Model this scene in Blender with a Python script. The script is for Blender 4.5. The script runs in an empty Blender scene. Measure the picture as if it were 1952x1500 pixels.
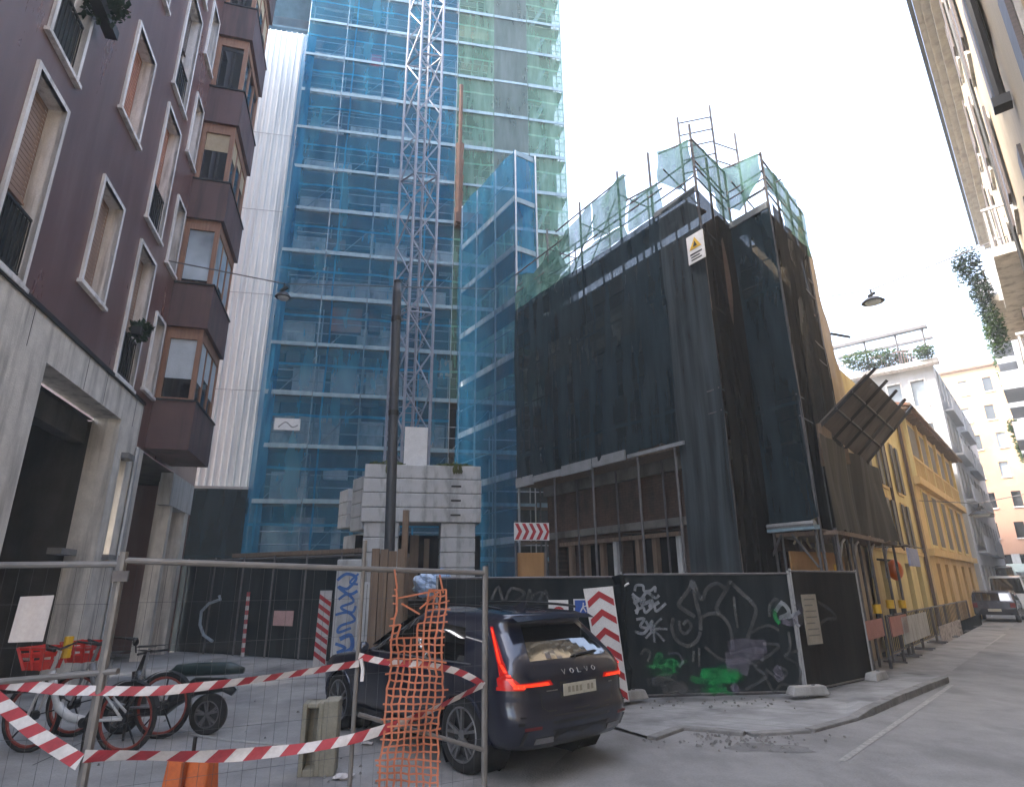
import bpy, math, random
from mathutils import Vector, Matrix, noise
random.seed(7)
rnd = random.uniform
S = bpy.context.scene
COL = S.collection
PI = math.pi
# ---------------------------------------------------------------- camera maths (photo is 1952 x 1500)
FPX = 1150.0
TH = math.atan(365/FPX); RO = 31/3623.0; CAMH = 1.9
Fv = Vector((0, math.cos(TH), math.sin(TH))); U0 = Vector((0, -math.sin(TH), math.cos(TH))); R0 = Vector((1, 0, 0))
Rv = R0*math.cos(RO)-U0*math.sin(RO); Uv = U0*math.cos(RO)+R0*math.sin(RO)
EYE = Vector((0, 0, CAMH))
def ray(x, y): return Fv+Rv*((x-976)/FPX)-Uv*((y-750)/FPX)
def gp(x, y, z=0.0):
    d = ray(x, y); return EYE+d*((z-CAMH)/d.z)
def at(x, y, dist):
    d = ray(x, y); return EYE+d*(dist/d.y)
class Fr:
    """a vertical plane: s along it, n out of it, z up"""
    def __init__(s, x, y, az, flip=1):
        a = math.radians(az); s.o = Vector((x, y, 0)); s.az = a
        s.d = Vector((math.sin(a), math.cos(a), 0)); s.n = Vector((math.cos(a), -math.sin(a), 0))*flip
    def p(s, u, n, z): return s.o+s.d*u+s.n*n+Vector((0, 0, z))
    def hit(s, x, y, n=0.0):
        r = ray(x, y); o = s.o+s.n*n; t = (o-EYE).dot(s.n)/r.dot(s.n); q = EYE+r*t-s.o
        return q.dot(s.d), q.z
# ---------------------------------------------------------------- objects
INV = {}
def empty(name, loc=(0, 0, 0), rz=0.0):
    o = bpy.data.objects.new(name, None); COL.objects.link(o); o.location = loc; o.rotation_euler = (0, 0, rz)
    o.empty_display_size = .2
    INV[o.name] = (Matrix.Translation(Vector(loc)) @ Matrix.Rotation(rz, 4, 'Z')).inverted()
    return o
def tag(o, label=None, cat=None, group=None, kind=None):
    if label: o['label'] = label
    if cat: o['category'] = cat
    if group: o['group'] = group
    if kind: o['kind'] = kind
    return o
def thing(name, label, cat, loc=(0, 0, 0), rz=0.0, group=None):
    return tag(empty(name, loc, rz), label, cat, group)
def root_of(o):
    while o.parent: o = o.parent
    return o
SPLIT = set('cloth standard toe_board pilaster side_window side_glass strut foot brace bracket guard_rail arch_trim sill exhaust_trim reflector wheel_well roof_rail ledge downpipe parapet post batten plank pillar string_course upright hook lattice_beam shutter_leaf rail beam deck clamp grip badge rung'.split())
class MB:
    def __init__(s): s.v = []; s.f = []
    def add(s, vs, fs):
        b = len(s.v); s.v += [Vector(v) for v in vs]; s.f += [tuple(i+b for i in f) for f in fs]; return s
    def quad(s, a, b, c, d): return s.add([a, b, c, d], [(0, 1, 2, 3)])
    def hexa(s, p): return s.add(p, [(0, 3, 2, 1), (4, 5, 6, 7), (0, 1, 5, 4), (1, 2, 6, 5), (2, 3, 7, 6), (3, 0, 4, 7)])
    def box(s, fr, s0, s1, n0, n1, z0, z1):
        return s.hexa([fr.p(s0, n0, z0), fr.p(s1, n0, z0), fr.p(s1, n1, z0), fr.p(s0, n1, z0),
                       fr.p(s0, n0, z1), fr.p(s1, n0, z1), fr.p(s1, n1, z1), fr.p(s0, n1, z1)])
    def xbox(s, x0, x1, y0, y1, z0, z1): return s.box(WF, x0, x1, -y1, -y0, z0, z1)
    def tube(s, p, q, r, n=6, r2=None, cap=True):
        p = Vector(p); q = Vector(q); a = (q-p)
        if a.length < 1e-6: return s
        a.normalize(); u = a.orthogonal().normalized(); w = a.cross(u); r2 = r if r2 is None else r2
        vs = []
        for k in range(n):
            t = 2*PI*k/n; e = u*math.cos(t)+w*math.sin(t); vs += [p+e*r, q+e*r2]
        fs = [(2*k, 2*((k+1) % n), 2*((k+1) % n)+1, 2*k+1) for k in range(n)]
        if cap: fs += [tuple(2*k for k in range(n))[::-1], tuple(2*k+1 for k in range(n))]
        return s.add(vs, fs)
    def path(s, pts, r, n=6, closed=False):
        pts = [Vector(p) for p in pts]; m = len(pts); vs = []
        prev = None
        for i in range(m):
            if closed: t = pts[(i+1) % m]-pts[i-1]
            else: t = pts[min(i+1, m-1)]-pts[max(i-1, 0)]
            t.normalize()
            u = t.orthogonal() if prev is None else prev-t*prev.dot(t)
            if u.length < 1e-5: u = t.orthogonal()
            u.normalize(); prev = u; w = t.cross(u)
            rr = r[i] if isinstance(r, (list, tuple)) else r
            for k in range(n):
                a = 2*PI*k/n; vs.append(pts[i]+(u*math.cos(a)+w*math.sin(a))*rr)
        fs = []
        for i in range(m if closed else m-1):
            j = (i+1) % m
            for k in range(n): fs.append((i*n+k, i*n+(k+1) % n, j*n+(k+1) % n, j*n+k))
        if not closed: fs += [tuple(range(n))[::-1], tuple((m-1)*n+k for k in range(n))]
        return s.add(vs, fs)
    def beam(s, p, q, w, h, up=(0, 0, 1)):
        p = Vector(p); q = Vector(q); a = (q-p).normalized(); up = Vector(up)
        if abs(a.dot(up)) > .98: up = Vector((1, 0, 0))
        u = a.cross(up).normalized()*w/2; v = u.cross(a).normalized()*h/2
        return s.hexa([p-u-v, p+u-v, p+u+v, p-u+v, q-u-v, q+u-v, q+u+v, q-u+v])
    def prism(s, poly, off):
        """poly: world points of a planar outline, off: extrusion vector"""
        n = len(poly); poly = [Vector(p) for p in poly]; off = Vector(off)
        return s.add(poly+[p+off for p in poly], [tuple(range(n)), tuple(range(2*n-1, n-1, -1))]+[(i, i+n, (i+1) % n+n, (i+1) % n) for i in range(n)])
    def grid(s, nu, nv, fn):
        vs = [fn(i/nu, j/nv) for j in range(nv+1) for i in range(nu+1)]
        w = nu+1
        return s.add(vs, [(j*w+i, j*w+i+1, (j+1)*w+i+1, (j+1)*w+i) for j in range(nv) for i in range(nu)])
    def ball(s, c, rx, ry, rz, n=8, jit=0):
        c = Vector(c); vs = []; fs = []
        for j in range(n+1):
            for i in range(n):
                a = 2*PI*i/n; b = PI*j/n; k = 1+(rnd(-jit, jit) if jit else 0)
                vs.append(c+Vector((math.cos(a)*math.sin(b)*rx, math.sin(a)*math.sin(b)*ry, math.cos(b)*rz))*k)
        for j in range(n):
            for i in range(n): fs.append((j*n+i, (j+1)*n+i, (j+1)*n+(i+1) % n, j*n+(i+1) % n))
        return s.add(vs, fs)
    def wall(s, fr, s0, s1, z0, z1, holes, n=0.0, depth=.25):
        ss = sorted({s0, s1, *[v for h in holes for v in h[:2] if s0 < v < s1]}); zz = sorted({z0, z1, *[v for h in holes for v in h[2:4] if z0 < v < z1]})
        for i in range(len(ss)-1):
            for j in range(len(zz)-1):
                cs = (ss[i]+ss[i+1])/2; cz = (zz[j]+zz[j+1])/2
                if any(h[0] < cs < h[1] and h[2] < cz < h[3] for h in holes): continue
                s.quad(fr.p(ss[i], n, zz[j]), fr.p(ss[i+1], n, zz[j]), fr.p(ss[i+1], n, zz[j+1]), fr.p(ss[i], n, zz[j+1]))
        for h in holes: s.reveal(fr, *h[:4], n, n-depth)
        return s
    def reveal(s, fr, a, b, c, d, n0, n1):
        P = fr.p
        for (q, r) in (((a, c), (b, c)), ((b, c), (b, d)), ((b, d), (a, d)), ((a, d), (a, c))):
            s.quad(P(q[0], n0, q[1]), P(r[0], n0, r[1]), P(r[0], n1, r[1]), P(q[0], n1, q[1]))
        return s
    def ring(s, fr, a, b, c, d, w, n0, n1, wb=None):
        """picture frame of four bars"""
        wb = w if wb is None else wb
        s.box(fr, a, a+w, n0, n1, c, d); s.box(fr, b-w, b, n0, n1, c, d)
        s.box(fr, a+w, b-w, n0, n1, d-w, d)
        if wb: s.box(fr, a+w, b-w, n0, n1, c, c+wb)
        return s
    def islands(s):
        n = len(s.v); up = list(range(n))
        def fd(i):
            while up[i] != i: up[i] = up[up[i]]; i = up[i]
            return i
        for f in s.f:
            for i in f[1:]: up[fd(i)] = fd(f[0])
        out = {}
        for f in s.f: out.setdefault(fd(f[0]), []).append(f)
        res = []
        for fs in out.values():
            ids = sorted({i for f in fs for i in f}); mp = {k: j for j, k in enumerate(ids)}
            m = MB(); m.v = [s.v[i] for i in ids]; m.f = [tuple(mp[i] for i in f) for f in fs]; res.append(m)
        return res
    def build(s, name, mat, parent=None, smooth=False, bevel=0):
        if name in SPLIT and parent is not None:
            isl = s.islands()
            if 1 < len(isl) <= 12: return [m._build(name, mat, parent, smooth, bevel) for m in isl][0]
        return s._build(name, mat, parent, smooth, bevel)
    def _build(s, name, mat, parent=None, smooth=False, bevel=0):
        M = Matrix.Identity(4) if parent is None else INV.get(root_of(parent).name, Matrix.Identity(4))
        me = bpy.data.meshes.new(name); me.from_pydata([M @ v for v in s.v], [], s.f); me.validate()
        for m in (mat if isinstance(mat, (list, tuple)) else [mat]): me.materials.append(m)
        if smooth:
            me.polygons.foreach_set('use_smooth', [True]*len(me.polygons))
        me.update()
        o = bpy.data.objects.new(name, me); COL.objects.link(o)
        if parent is not None: o.parent = parent
        if bevel:
            b = o.modifiers.new('bevel', 'BEVEL'); b.width = bevel; b.segments = 2; b.limit_method = 'ANGLE'
        return o
WF = Fr(0, 0, 90)       # s = x, n = -y
def kids(o): return [c for c in COL.objects if c.parent == o]
def dup(o, loc=None, rz=None, label=None, parent=None):
    c = o.copy(); COL.objects.link(c)
    if parent is not None: c.parent = parent
    if loc is not None: c.location = loc
    if rz is not None: c.rotation_euler = (0, 0, rz)
    if label: c['label'] = label
    for k in kids(o): dup(k, parent=c)
    return c
# ---------------------------------------------------------------- materials
def newmat(name):
    m = bpy.data.materials.new(name); m.use_nodes = True; nt = m.node_tree; nt.nodes.clear()
    out = nt.nodes.new('ShaderNodeOutputMaterial'); return m, nt, out
def nd(nt, t, **k):
    n = nt.nodes.new('ShaderNode'+t)
    for a, b in k.items():
        if a in n.inputs: n.inputs[a].default_value = b
        else: setattr(n, a, b)
    return n
def coords(nt, sc=(1, 1, 1), rot=(0, 0, 0)):
    tc = nd(nt, 'TexCoord'); mp = nd(nt, 'Mapping'); mp.inputs['Scale'].default_value = sc; mp.inputs['Rotation'].default_value = rot
    nt.links.new(tc.outputs['Object'], mp.inputs['Vector']); return mp.outputs['Vector']
def ramp(nt, fac, a, b, p0=.3, p1=.7):
    r = nd(nt, 'ValToRGB'); r.color_ramp.elements[0].position = p0; r.color_ramp.elements[1].position = p1
    r.color_ramp.elements[0].color = (*a, 1) if len(a) == 3 else a; r.color_ramp.elements[1].color = (*b, 1) if len(b) == 3 else b
    nt.links.new(fac, r.inputs['Fac']); return r.outputs['Color']
def mixc(nt, fac, a, b, mode='MIX'):
    m = nd(nt, 'Mix', data_type='RGBA', blend_type=mode)
    for i, v in ((0, fac), (6, a), (7, b)):
        if hasattr(v, 'links'): nt.links.new(v, m.inputs[i])
        else: m.inputs[i].default_value = v if i == 0 else (*v, 1)
    return m.outputs[2]
def mat(name, c, c2=None, sc=3.0, rough=.8, metal=0.0, bump=.0, fine=40.0, stain=None, stain_sc=(.6, .6, .15), coat=0, emit=None, es=0, spec=.5, brick=None, stretch=(1, 1, 1)):
    """c/c2: two tones of one surface, broken up by noise; stain: a third tone in long vertical patches"""
    m, nt, out = newmat(name); L = nt.links.new
    b = nd(nt, 'BsdfPrincipled'); L(b.outputs[0], out.inputs[0])
    b.inputs['Roughness'].default_value = rough; b.inputs['Metallic'].default_value = metal; b.inputs['Specular IOR Level'].default_value = spec
    if coat: b.inputs['Coat Weight'].default_value = coat; b.inputs['Coat Roughness'].default_value = .04
    c2 = c2 or tuple(x*.8 for x in c)
    v = coords(nt, stretch)
    n1 = nd(nt, 'TexNoise', Scale=sc, Detail=6.0, Roughness=.65); L(v, n1.inputs['Vector'])
    col = ramp(nt, n1.outputs[0], c, c2)
    n2 = nd(nt, 'TexNoise', Scale=fine, Detail=4.0); L(coords(nt), n2.inputs['Vector'])
    g = ramp(nt, n2.outputs[0], (.9, .9, .9), (1.06, 1.06, 1.06)); col = mixc(nt, 1.0, col, g, 'MULTIPLY')
    if stain:
        n3 = nd(nt, 'TexNoise', Scale=1.0, Detail=5.0, Roughness=.6); L(coords(nt, tuple(3*x for x in stain_sc)), n3.inputs['Vector'])
        f = ramp(nt, n3.outputs[0], (0, 0, 0), (1, 1, 1), .48, .72); col = mixc(nt, f, col, stain)
    hgt = n2.outputs[0]
    if brick:
        bt = nd(nt, 'TexBrick', Scale=1.0); L(coords(nt, brick[0], brick[2] if len(brick) > 2 else (0, 0, 0)), bt.inputs['Vector'])
        bt.inputs['Mortar Size'].default_value = .02; bt.inputs['Color1'].default_value = (1, 1, 1, 1); bt.inputs['Color2'].default_value = (.8, .8, .8, 1); bt.inputs['Mortar'].default_value = (*brick[1], 1)
        col = mixc(nt, 1.0, col, bt.outputs[0], 'MULTIPLY')
    L(col, b.inputs['Base Color'])
    r = nd(nt, 'MapRange'); r.inputs['To Min'].default_value = max(.02, rough-.12); r.inputs['To Max'].default_value = min(1, rough+.12)
    L(n1.outputs[0], r.inputs['Value']); L(r.outputs[0], b.inputs['Roughness'])
    if bump:
        bp = nd(nt, 'Bump', Strength=bump, Distance=.02); L(hgt, bp.inputs['Height']); L(bp.outputs[0], b.inputs['Normal'])
    if emit: b.inputs['Emission Color'].default_value = (*emit, 1); b.inputs['Emission Strength'].default_value = es
    return m
def netmat(name, c, c2, a0, a1, sc=(2.5, 2.5, .35), trans=.4, seam=None):
    """woven debris netting: partly see-through, denser in folds"""
    m, nt, out = newmat(name); L = nt.links.new
    n1 = nd(nt, 'TexNoise', Scale=1.0, Detail=6.0, Roughness=.6); L(coords(nt, sc), n1.inputs['Vector'])
    n2 = nd(nt, 'TexNoise', Scale=.45, Detail=3.0); L(coords(nt), n2.inputs['Vector'])
    col = ramp(nt, n1.outputs[0], c, c2, .35, .65)
    d = nd(nt, 'BsdfDiffuse'); t = nd(nt, 'BsdfTranslucent'); L(col, d.inputs[0]); L(col, t.inputs[0])
    mx = nd(nt, 'MixShader'); mx.inputs[0].default_value = trans; L(d.outputs[0], mx.inputs[1]); L(t.outputs[0], mx.inputs[2])
    add = nd(nt, 'Math', operation='ADD'); L(n1.outputs[0], add.inputs[0]); L(n2.outputs[0], add.inputs[1])
    r = nd(nt, 'MapRange'); r.inputs['From Min'].default_value = .75; r.inputs['From Max'].default_value = 1.25
    r.inputs['To Min'].default_value = a0; r.inputs['To Max'].default_value = a1; L(add.outputs[0], r.inputs['Value'])
    fac = r.outputs[0]
    if seam:        # overlapping hems where the rolls of net are laced together
        sx = nd(nt, 'SeparateXYZ'); L(nd(nt, 'TexCoord').outputs['Object'], sx.inputs[0])
        for ax, per, wd in seam:
            wob = nd(nt, 'Math', operation='MULTIPLY_ADD'); L(n2.outputs[0], wob.inputs[0]); wob.inputs[1].default_value = .25; L(sx.outputs[ax], wob.inputs[2])
            a = nd(nt, 'Math', operation='DIVIDE'); L(wob.outputs[0], a.inputs[0]); a.inputs[1].default_value = per
            b = nd(nt, 'Math', operation='FRACT'); L(a.outputs[0], b.inputs[0])
            c_ = nd(nt, 'Math', operation='LESS_THAN'); L(b.outputs[0], c_.inputs[0]); c_.inputs[1].default_value = wd/per
            d_ = nd(nt, 'Math', operation='MULTIPLY_ADD', use_clamp=True); L(c_.outputs[0], d_.inputs[0]); d_.inputs[1].default_value = .3; L(fac, d_.inputs[2]); fac = d_.outputs[0]
    tr = nd(nt, 'BsdfTransparent'); m2 = nd(nt, 'MixShader'); L(fac, m2.inputs[0]); L(tr.outputs[0], m2.inputs[1]); L(mx.outputs[0], m2.inputs[2])
    L(m2.outputs[0], out.inputs[0]); return m
def glass(name, c, rough=.06, spec=.8):
    m, nt, out = newmat(name); b = nd(nt, 'BsdfPrincipled'); nt.links.new(b.outputs[0], out.inputs[0])
    n = nd(nt, 'TexNoise', Scale=.8, Detail=3.0); nt.links.new(coords(nt), n.inputs['Vector'])
    nt.links.new(ramp(nt, n.outputs[0], tuple(x*.6 for x in c), tuple(x*1.4 for x in c)), b.inputs['Base Color'])
    b.inputs['Roughness'].default_value = rough; b.inputs['Specular IOR Level'].default_value = spec; return m
def leafmat(name, c):
    m, nt, out = newmat(name); d = nd(nt, 'BsdfDiffuse'); t = nd(nt, 'BsdfTranslucent'); x = nd(nt, 'MixShader'); x.inputs[0].default_value = .3
    n = nd(nt, 'TexNoise', Scale=2.0, Detail=4.0); nt.links.new(coords(nt), n.inputs['Vector'])
    k = ramp(nt, n.outputs[0], tuple(v*.55 for v in c), tuple(v*1.5 for v in c))
    for s in (d, t): nt.links.new(k, s.inputs[0])
    nt.links.new(d.outputs[0], x.inputs[1]); nt.links.new(t.outputs[0], x.inputs[2]); nt.links.new(x.outputs[0], out.inputs[0]); return m

asphalt = mat('asphalt', (.25, .247, .245), (.18, .178, .177), 1.6, .85, bump=.6, fine=35, stain=(.13, .128, .128), stain_sc=(.3, .12, .3))
yardmat = mat('yard_paving', (.31, .305, .30), (.21, .206, .203), 1.1, .85, bump=.5, fine=40, stain=(.11, .108, .112), stain_sc=(.25, .18, .3))
pavemat = mat('pavement_stone', (.33, .335, .34), (.24, .245, .25), 1.6, .85, bump=.25, fine=50, stain=(.10, .10, .105), stain_sc=(.3, .3, .3), brick=((.5, 1, 1), (.8, .8, .8), (0, 0, .84)))
kerbmat = mat('kerb_stone', (.23, .225, .22), (.13, .13, .13), 4, .8, bump=.3)
linewhite = mat('road_paint', (.36, .35, .33), (.17, .168, .165), 12, .7)
brown = mat('brown_tile', (.142, .063, .057), (.085, .039, .037), 1.1, .30, spec=.8, fine=60, stretch=(1, 1, .25), bump=.15, stain=(.15, .085, .08), stain_sc=(.7, .7, .07))
brown2 = mat('brown_panel', (.12, .062, .06), (.085, .046, .046), .9, .5, fine=90, bump=.1, stain=(.04, .025, .025), stain_sc=(1, 1, .08))
travertine = mat('travertine', (.7, .665, .61), (.5, .475, .44), 2.5, .7, bump=.3, stain=(.25, .235, .22), stain_sc=(1.2, 1.2, .12))
whitestone = mat('white_stone', (.76, .74, .74), (.62, .6, .6), 3, .6, bump=.1, stain=(.33, .31, .3), stain_sc=(2, 2, .2))
shutter_or = mat('shutter_terracotta', (.33, .13, .075), (.28, .11, .065), 2, .6)
shutter_br = mat('shutter_brown', (.25, .155, .11), (.2, .125, .09), 2, .6)
shutter_dk = mat('shutter_dark', (.1, .075, .07), (.06, .048, .045), 2, .6, stretch=(1, 1, 20))
woodframe = mat('wood_frame', (.3, .16, .1), (.2, .1, .065), 4, .5, stretch=(4, 4, .4))
dkmetal = mat('dark_metal', (.02, .02, .022), (.012, .012, .014), 5, .5, metal=.2)
blackm = mat('black_interior', (.012, .012, .013), (.007, .007, .008), 2, .95, spec=.1)
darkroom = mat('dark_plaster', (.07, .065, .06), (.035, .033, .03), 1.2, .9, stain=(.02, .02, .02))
gl_dark = glass('dark_glass', (.012, .014, .018)); gl_pale = glass('curtain_glass', (.34, .4, .46), .12)
blind_pale = mat('pale_blind', (.5, .56, .62), (.4, .45, .5), 3, .6)
cream = mat('cream_blind', (.42, .34, .23), (.34, .27, .18), 3, .7)
corr = mat('white_sheeting', (.84, .86, .86), (.74, .77, .78), .7, .5, stain=(.45, .5, .53), stain_sc=(1.5, 1.5, .05))
concrete = mat('concrete', (.36, .36, .36), (.27, .27, .27), 1.5, .85, bump=.2, stain=(.2, .2, .19), stain_sc=(1.0, 1.0, .2))
conc_lt = mat('pale_concrete', (.5, .51, .52), (.38, .39, .4), 2.2, .85, bump=.2, stain=(.24, .24, .23), stain_sc=(1.5, 1.5, .25))
towerwall = mat('tower_wall', (.10, .11, .12), (.05, .055, .06), .8, .85, stain=(.03, .033, .036))
panelw = mat('tower_panel', (.7, .72, .74), (.5, .53, .55), .8, .8, stain=(.22, .24, .25), stain_sc=(.9, .9, .3))
galv = mat('galvanised', (.42, .43, .45), (.3, .31, .33), 6, .45, metal=.55)
galvdk = mat('weathered_tube', (.13, .125, .13), (.08, .075, .08), 6, .55, metal=.3)
rusty = mat('rusty_tube', (.1, .06, .05), (.055, .04, .036), 6, .75)
toe = mat('toe_board', (.27, .38, .44), (.16, .24, .29), 3, .6, stretch=(1, 1, .3))
craneg = mat('crane_grey', (.29, .31, .37), (.2, .215, .265), 4, .5)
polem = mat('pole_paint', (.045, .052, .066), (.03, .035, .045), 3, .5)
timber = mat('timber', (.2, .14, .1), (.12, .085, .06), 3, .8, stretch=(6, 6, .5))
ply = mat('plywood', (.42, .23, .085), (.3, .16, .06), 2, .75, stretch=(3, 3, .6))
bluenet = netmat('blue_net', (.018, .18, .35), (.07, .33, .5), .38, .62, sc=(1.2, 1.2, .25), seam=((2, 2.05, .1), (0, 3.6, .07)))
bluenet2 = netmat('blue_net_fold', (.012, .12, .25), (.04, .24, .42), .62, .85)
greennet = netmat('green_net', (.16, .36, .28), (.29, .49, .41), .4, .64, seam=((2, 2.05, .1), (0, 3.5, .07)))
greynet = netmat('grey_net', (.13, .18, .19), (.2, .25, .26), .6, .82)
darknet = netmat('dark_net', (.008, .018, .025), (.026, .042, .054), .86, .98, trans=.2, seam=((2, 2.9, .08), (0, 2.7, .06)))
brownnet = netmat('brown_net', (.02, .021, .022), (.05, .048, .046), .88, .99, trans=.3)
beigesheet = netmat('beige_sheet', (.36, .28, .19), (.5, .41, .3), .96, 1.0, sc=(1.5, 1.5, .4), trans=.25)
meshgreen = netmat('roof_mesh', (.05, .12, .10), (.11, .21, .18), .72, .96, sc=(3, 3, 1.2), trans=.22)
hoardnet = netmat('hoarding_net', (.011, .015, .018), (.026, .032, .036), .97, 1.0, trans=.1)
brickm = mat('old_brick', (.12, .07, .05), (.06, .04, .032), 1.5, .9, bump=.3, stain=(.03, .022, .02), stain_sc=(.7, .7, .3), brick=((2, 2, 3.6), (.6, .58, .55), (PI/2, 0, 0)))
white = mat('white_board', (.7, .7, .7), (.58, .58, .58), 4, .6)
redm = mat('sign_red', (.42, .02, .03), (.3, .016, .025), 5, .5)
yellowm = mat('sign_yellow', (.7, .42, .02), (.55, .32, .02), 5, .5)
bluem = mat('sign_blue', (.02, .09, .42), (.02, .07, .3), 5, .5)
orangem = mat('orange_plastic', (.6, .13, .02), (.45, .09, .016), 4, .5)
orangenet = mat('orange_mesh', (.5, .17, .09), (.34, .115, .065), 8, .55)
tape_w = mat('tape_white', (.56, .54, .54), (.42, .4, .4), 6, .45)
tape_r = mat('tape_red', (.36, .035, .05), (.24, .025, .035), 6, .45)
paint = mat('navy_paint', (.007, .011, .03), (.006, .009, .025), .5, .32, metal=.35, coat=1.0, fine=2)
trim = mat('black_trim', (.012, .012, .013), (.008, .008, .009), 5, .45)
rubber = mat('rubber', (.013, .013, .014), (.009, .009, .01), 8, .85)
lens_off = mat('tail_lens_unlit', (.16, .008, .008), (.1, .006, .006), 6, .25)
alloy = mat('alloy', (.32, .32, .33), (.22, .22, .23), 6, .35, metal=.8)
lampred = mat('lit_tail_lamp', (.5, .01, .006), (.35, .006, .004), 6, .25, emit=(1, .045, .012), es=.2)
lampred2 = mat('tail_lens', (.3, .006, .006), (.2, .004, .004), 6, .2, emit=(1, .02, .01), es=.03)
platem = mat('number_plate', (.5, .48, .4), (.4, .38, .32), 14, .5)
carglass = glass('car_glass', (.004, .005, .006), .03, 1.0); carglass.node_tree.nodes['Principled BSDF'].inputs['IOR'].default_value = 1.9
leaf = leafmat('leaf', (.045, .075, .03)); leaf2 = leafmat('leaf_dark', (.028, .045, .03)); leaf3 = leafmat('moss', (.10, .11, .045))
graf = {'w': netmat('spray_white', (.2, .22, .25), (.32, .34, .37), .35, .9, sc=(5, 5, 5), trans=.02), 'g': netmat('spray_green', (.015, .26, .07), (.02, .4, .11), .0, .8, sc=(3, 3, 3), trans=.02), 'y': netmat('spray_grey', (.07, .075, .08), (.12, .125, .13), .35, .85, sc=(4, 4, 4), trans=.02), 'b': mat('spray_blue', (.04, .15, .42), (.03, .10, .3), 6, .7), 'p': netmat('spray_lilac', (.11, .105, .14), (.21, .2, .26), .12, .75, sc=(4, 4, 4), trans=.02)}
def stroke(mb, fr, pts, w, n=.012, sm=5):
    """a painted line: a thin flat ribbon through points (s, z) of a plane"""
    P = []
    m = len(pts)
    for i in range(m-1):
        p0, p1, p2, p3 = pts[max(i-1, 0)], pts[i], pts[i+1], pts[min(i+2, m-1)]
        for k in range(sm):
            t = k/sm
            P.append(tuple(.5*((2*b)+(c-a)*t+(2*a-5*b+4*c-d)*t*t+(3*b-a-3*c+d)*t**3) for a, b, c, d in zip(p0, p1, p2, p3)))
    P.append(pts[-1]); vs = []
    for i, (a, b) in enumerate(P):
        q = P[min(i+1, len(P)-1)]; r = P[max(i-1, 0)]; dx, dz = q[0]-r[0], q[1]-r[1]; l = math.hypot(dx, dz) or 1
        ox, oz = -dz/l*w/2, dx/l*w/2; nn = n+i*1e-5
        vs += [fr.p(a+ox, nn, b+oz), fr.p(a-ox, nn, b-oz)]
    mb.add(vs, [(2*i, 2*i+1, 2*i+3, 2*i+2) for i in range(len(P)-1)])
def sheet(fr, s0, s1, z0, z1, n=0.0, fold=.04, fs=3.0, sag=0.0, res=.3, seed=0.0, edge=None):
    """hanging cloth with folds"""
    nu = max(3, int((s1-s0)/res)); nv = max(3, int((z1-z0)/(res*1.6))); mb = MB()
    def fn(u, v):
        s = s0+(s1-s0)*u; z = z0+(z1-z0)*v
        a = noise.noise(Vector((s*fs, z*.25+seed, seed)))*fold+noise.noise(Vector((s*.6+seed, z*.35, 3.3)))*fold*1.5
        if edge and v == 0: z += noise.noise(Vector((s*2.2, seed, 9)))*edge
        return fr.p(s, n+a-sag*math.sin(PI*v), z)
    return mb.grid(nu, nv, fn)
# ================================================================ frames of the place
LF = Fr(-4.829, -1.318, -15.27)                 # brown building, street face
TF = Fr(-7.6, 22.2, 79)                         # tower scaffold face
AF = Fr(.15, 19.0, 147)                         # netted corner building, face towards us (s from its left end)
P1 = AF.p(7.95, 0, 0)
BF = Fr(P1.x, P1.y, 41.3)
P2 = BF.p(1.95, 0, 0)
CF = Fr(P2.x, P2.y, 147)
P3 = CF.p(1.13, 0, 0)
DF = Fr(P3.x, P3.y, 41.3)                       # street face, left side of the street
nR = Vector((math.cos(math.radians(41.4)), -math.sin(math.radians(41.4)), 0))
RF = Fr(nR.x*.75, nR.y*.75, 41.4, -1)           # right hand building, street face
ALT = lambda fr: math.atan2(fr.d.y, fr.d.x)
# ================================================================ ground
MB().quad((-47, -11.5, 0), (83, -11.5, 0), (83, 111, 0), (-47, 111, 0)).build('road', asphalt)['kind'] = 'structure'
yard = [(-5.2, 6.9), (.1, 6.7), (.8, 8.6), (-.2, 11.2), (.6, 18.6), (-2.6, 24), (-16, 21.4), (-16, 6)]
yd = MB(); yd.add([(x, y, .006) for x, y in yard], [tuple(range(len(yard)))]); yd.build('yard', yardmat)['kind'] = 'structure'
lo_ = [(1.7, 8.75), (2.26, 9.36), (2.72, 9.18), (3.05, 8.95), (3.9, 9.12), (4.85, 9.82), (4.9, 12.3), (.6, 12.1), (.4, 11.0)]
m = MB(); m.add([(x, y, .035) for x, y in lo_], [tuple(range(len(lo_)))])
hi = [(4.85, 9.82, .035), (5.3, 10.2, .1), (6.5, 11.35, .11), (8.45, 13.15, .11), (8.75, 13.6, .05), (8.7, 14.3, .03), (7.6, 14.8, .05), (4.9, 12.3, .035)]
m.add([(6.3, 12.6, .085)]+hi, [(0, 1+i, 1+(i+1) % len(hi)) for i in range(len(hi))]); m.build('pavement', pavemat)['kind'] = 'structure'
m = MB(); fw_ = [(7.4, 14.6), (8.7, 14.3), (8.9, 13.75), (12.5, 17.75), (18.3, 24.3), (24.2, 31.0), (30, 38), (28, 40), (22.2, 32.4)]
m.add([(x, y, .009) for x, y in fw_], [tuple(range(len(fw_)))]); m.build('footway', yardmat)['kind'] = 'structure'
k = MB(); kerbline = [(1.7, 8.75, .045), (2.26, 9.36, .045), (2.72, 9.18, .045), (3.05, 8.95, .045), (3.9, 9.12, .045), (4.85, 9.82, .045), (5.3, 10.2, .108), (6.5, 11.35, .118), (8.45, 13.15, .118), (8.75, 13.6, .055)]
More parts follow.
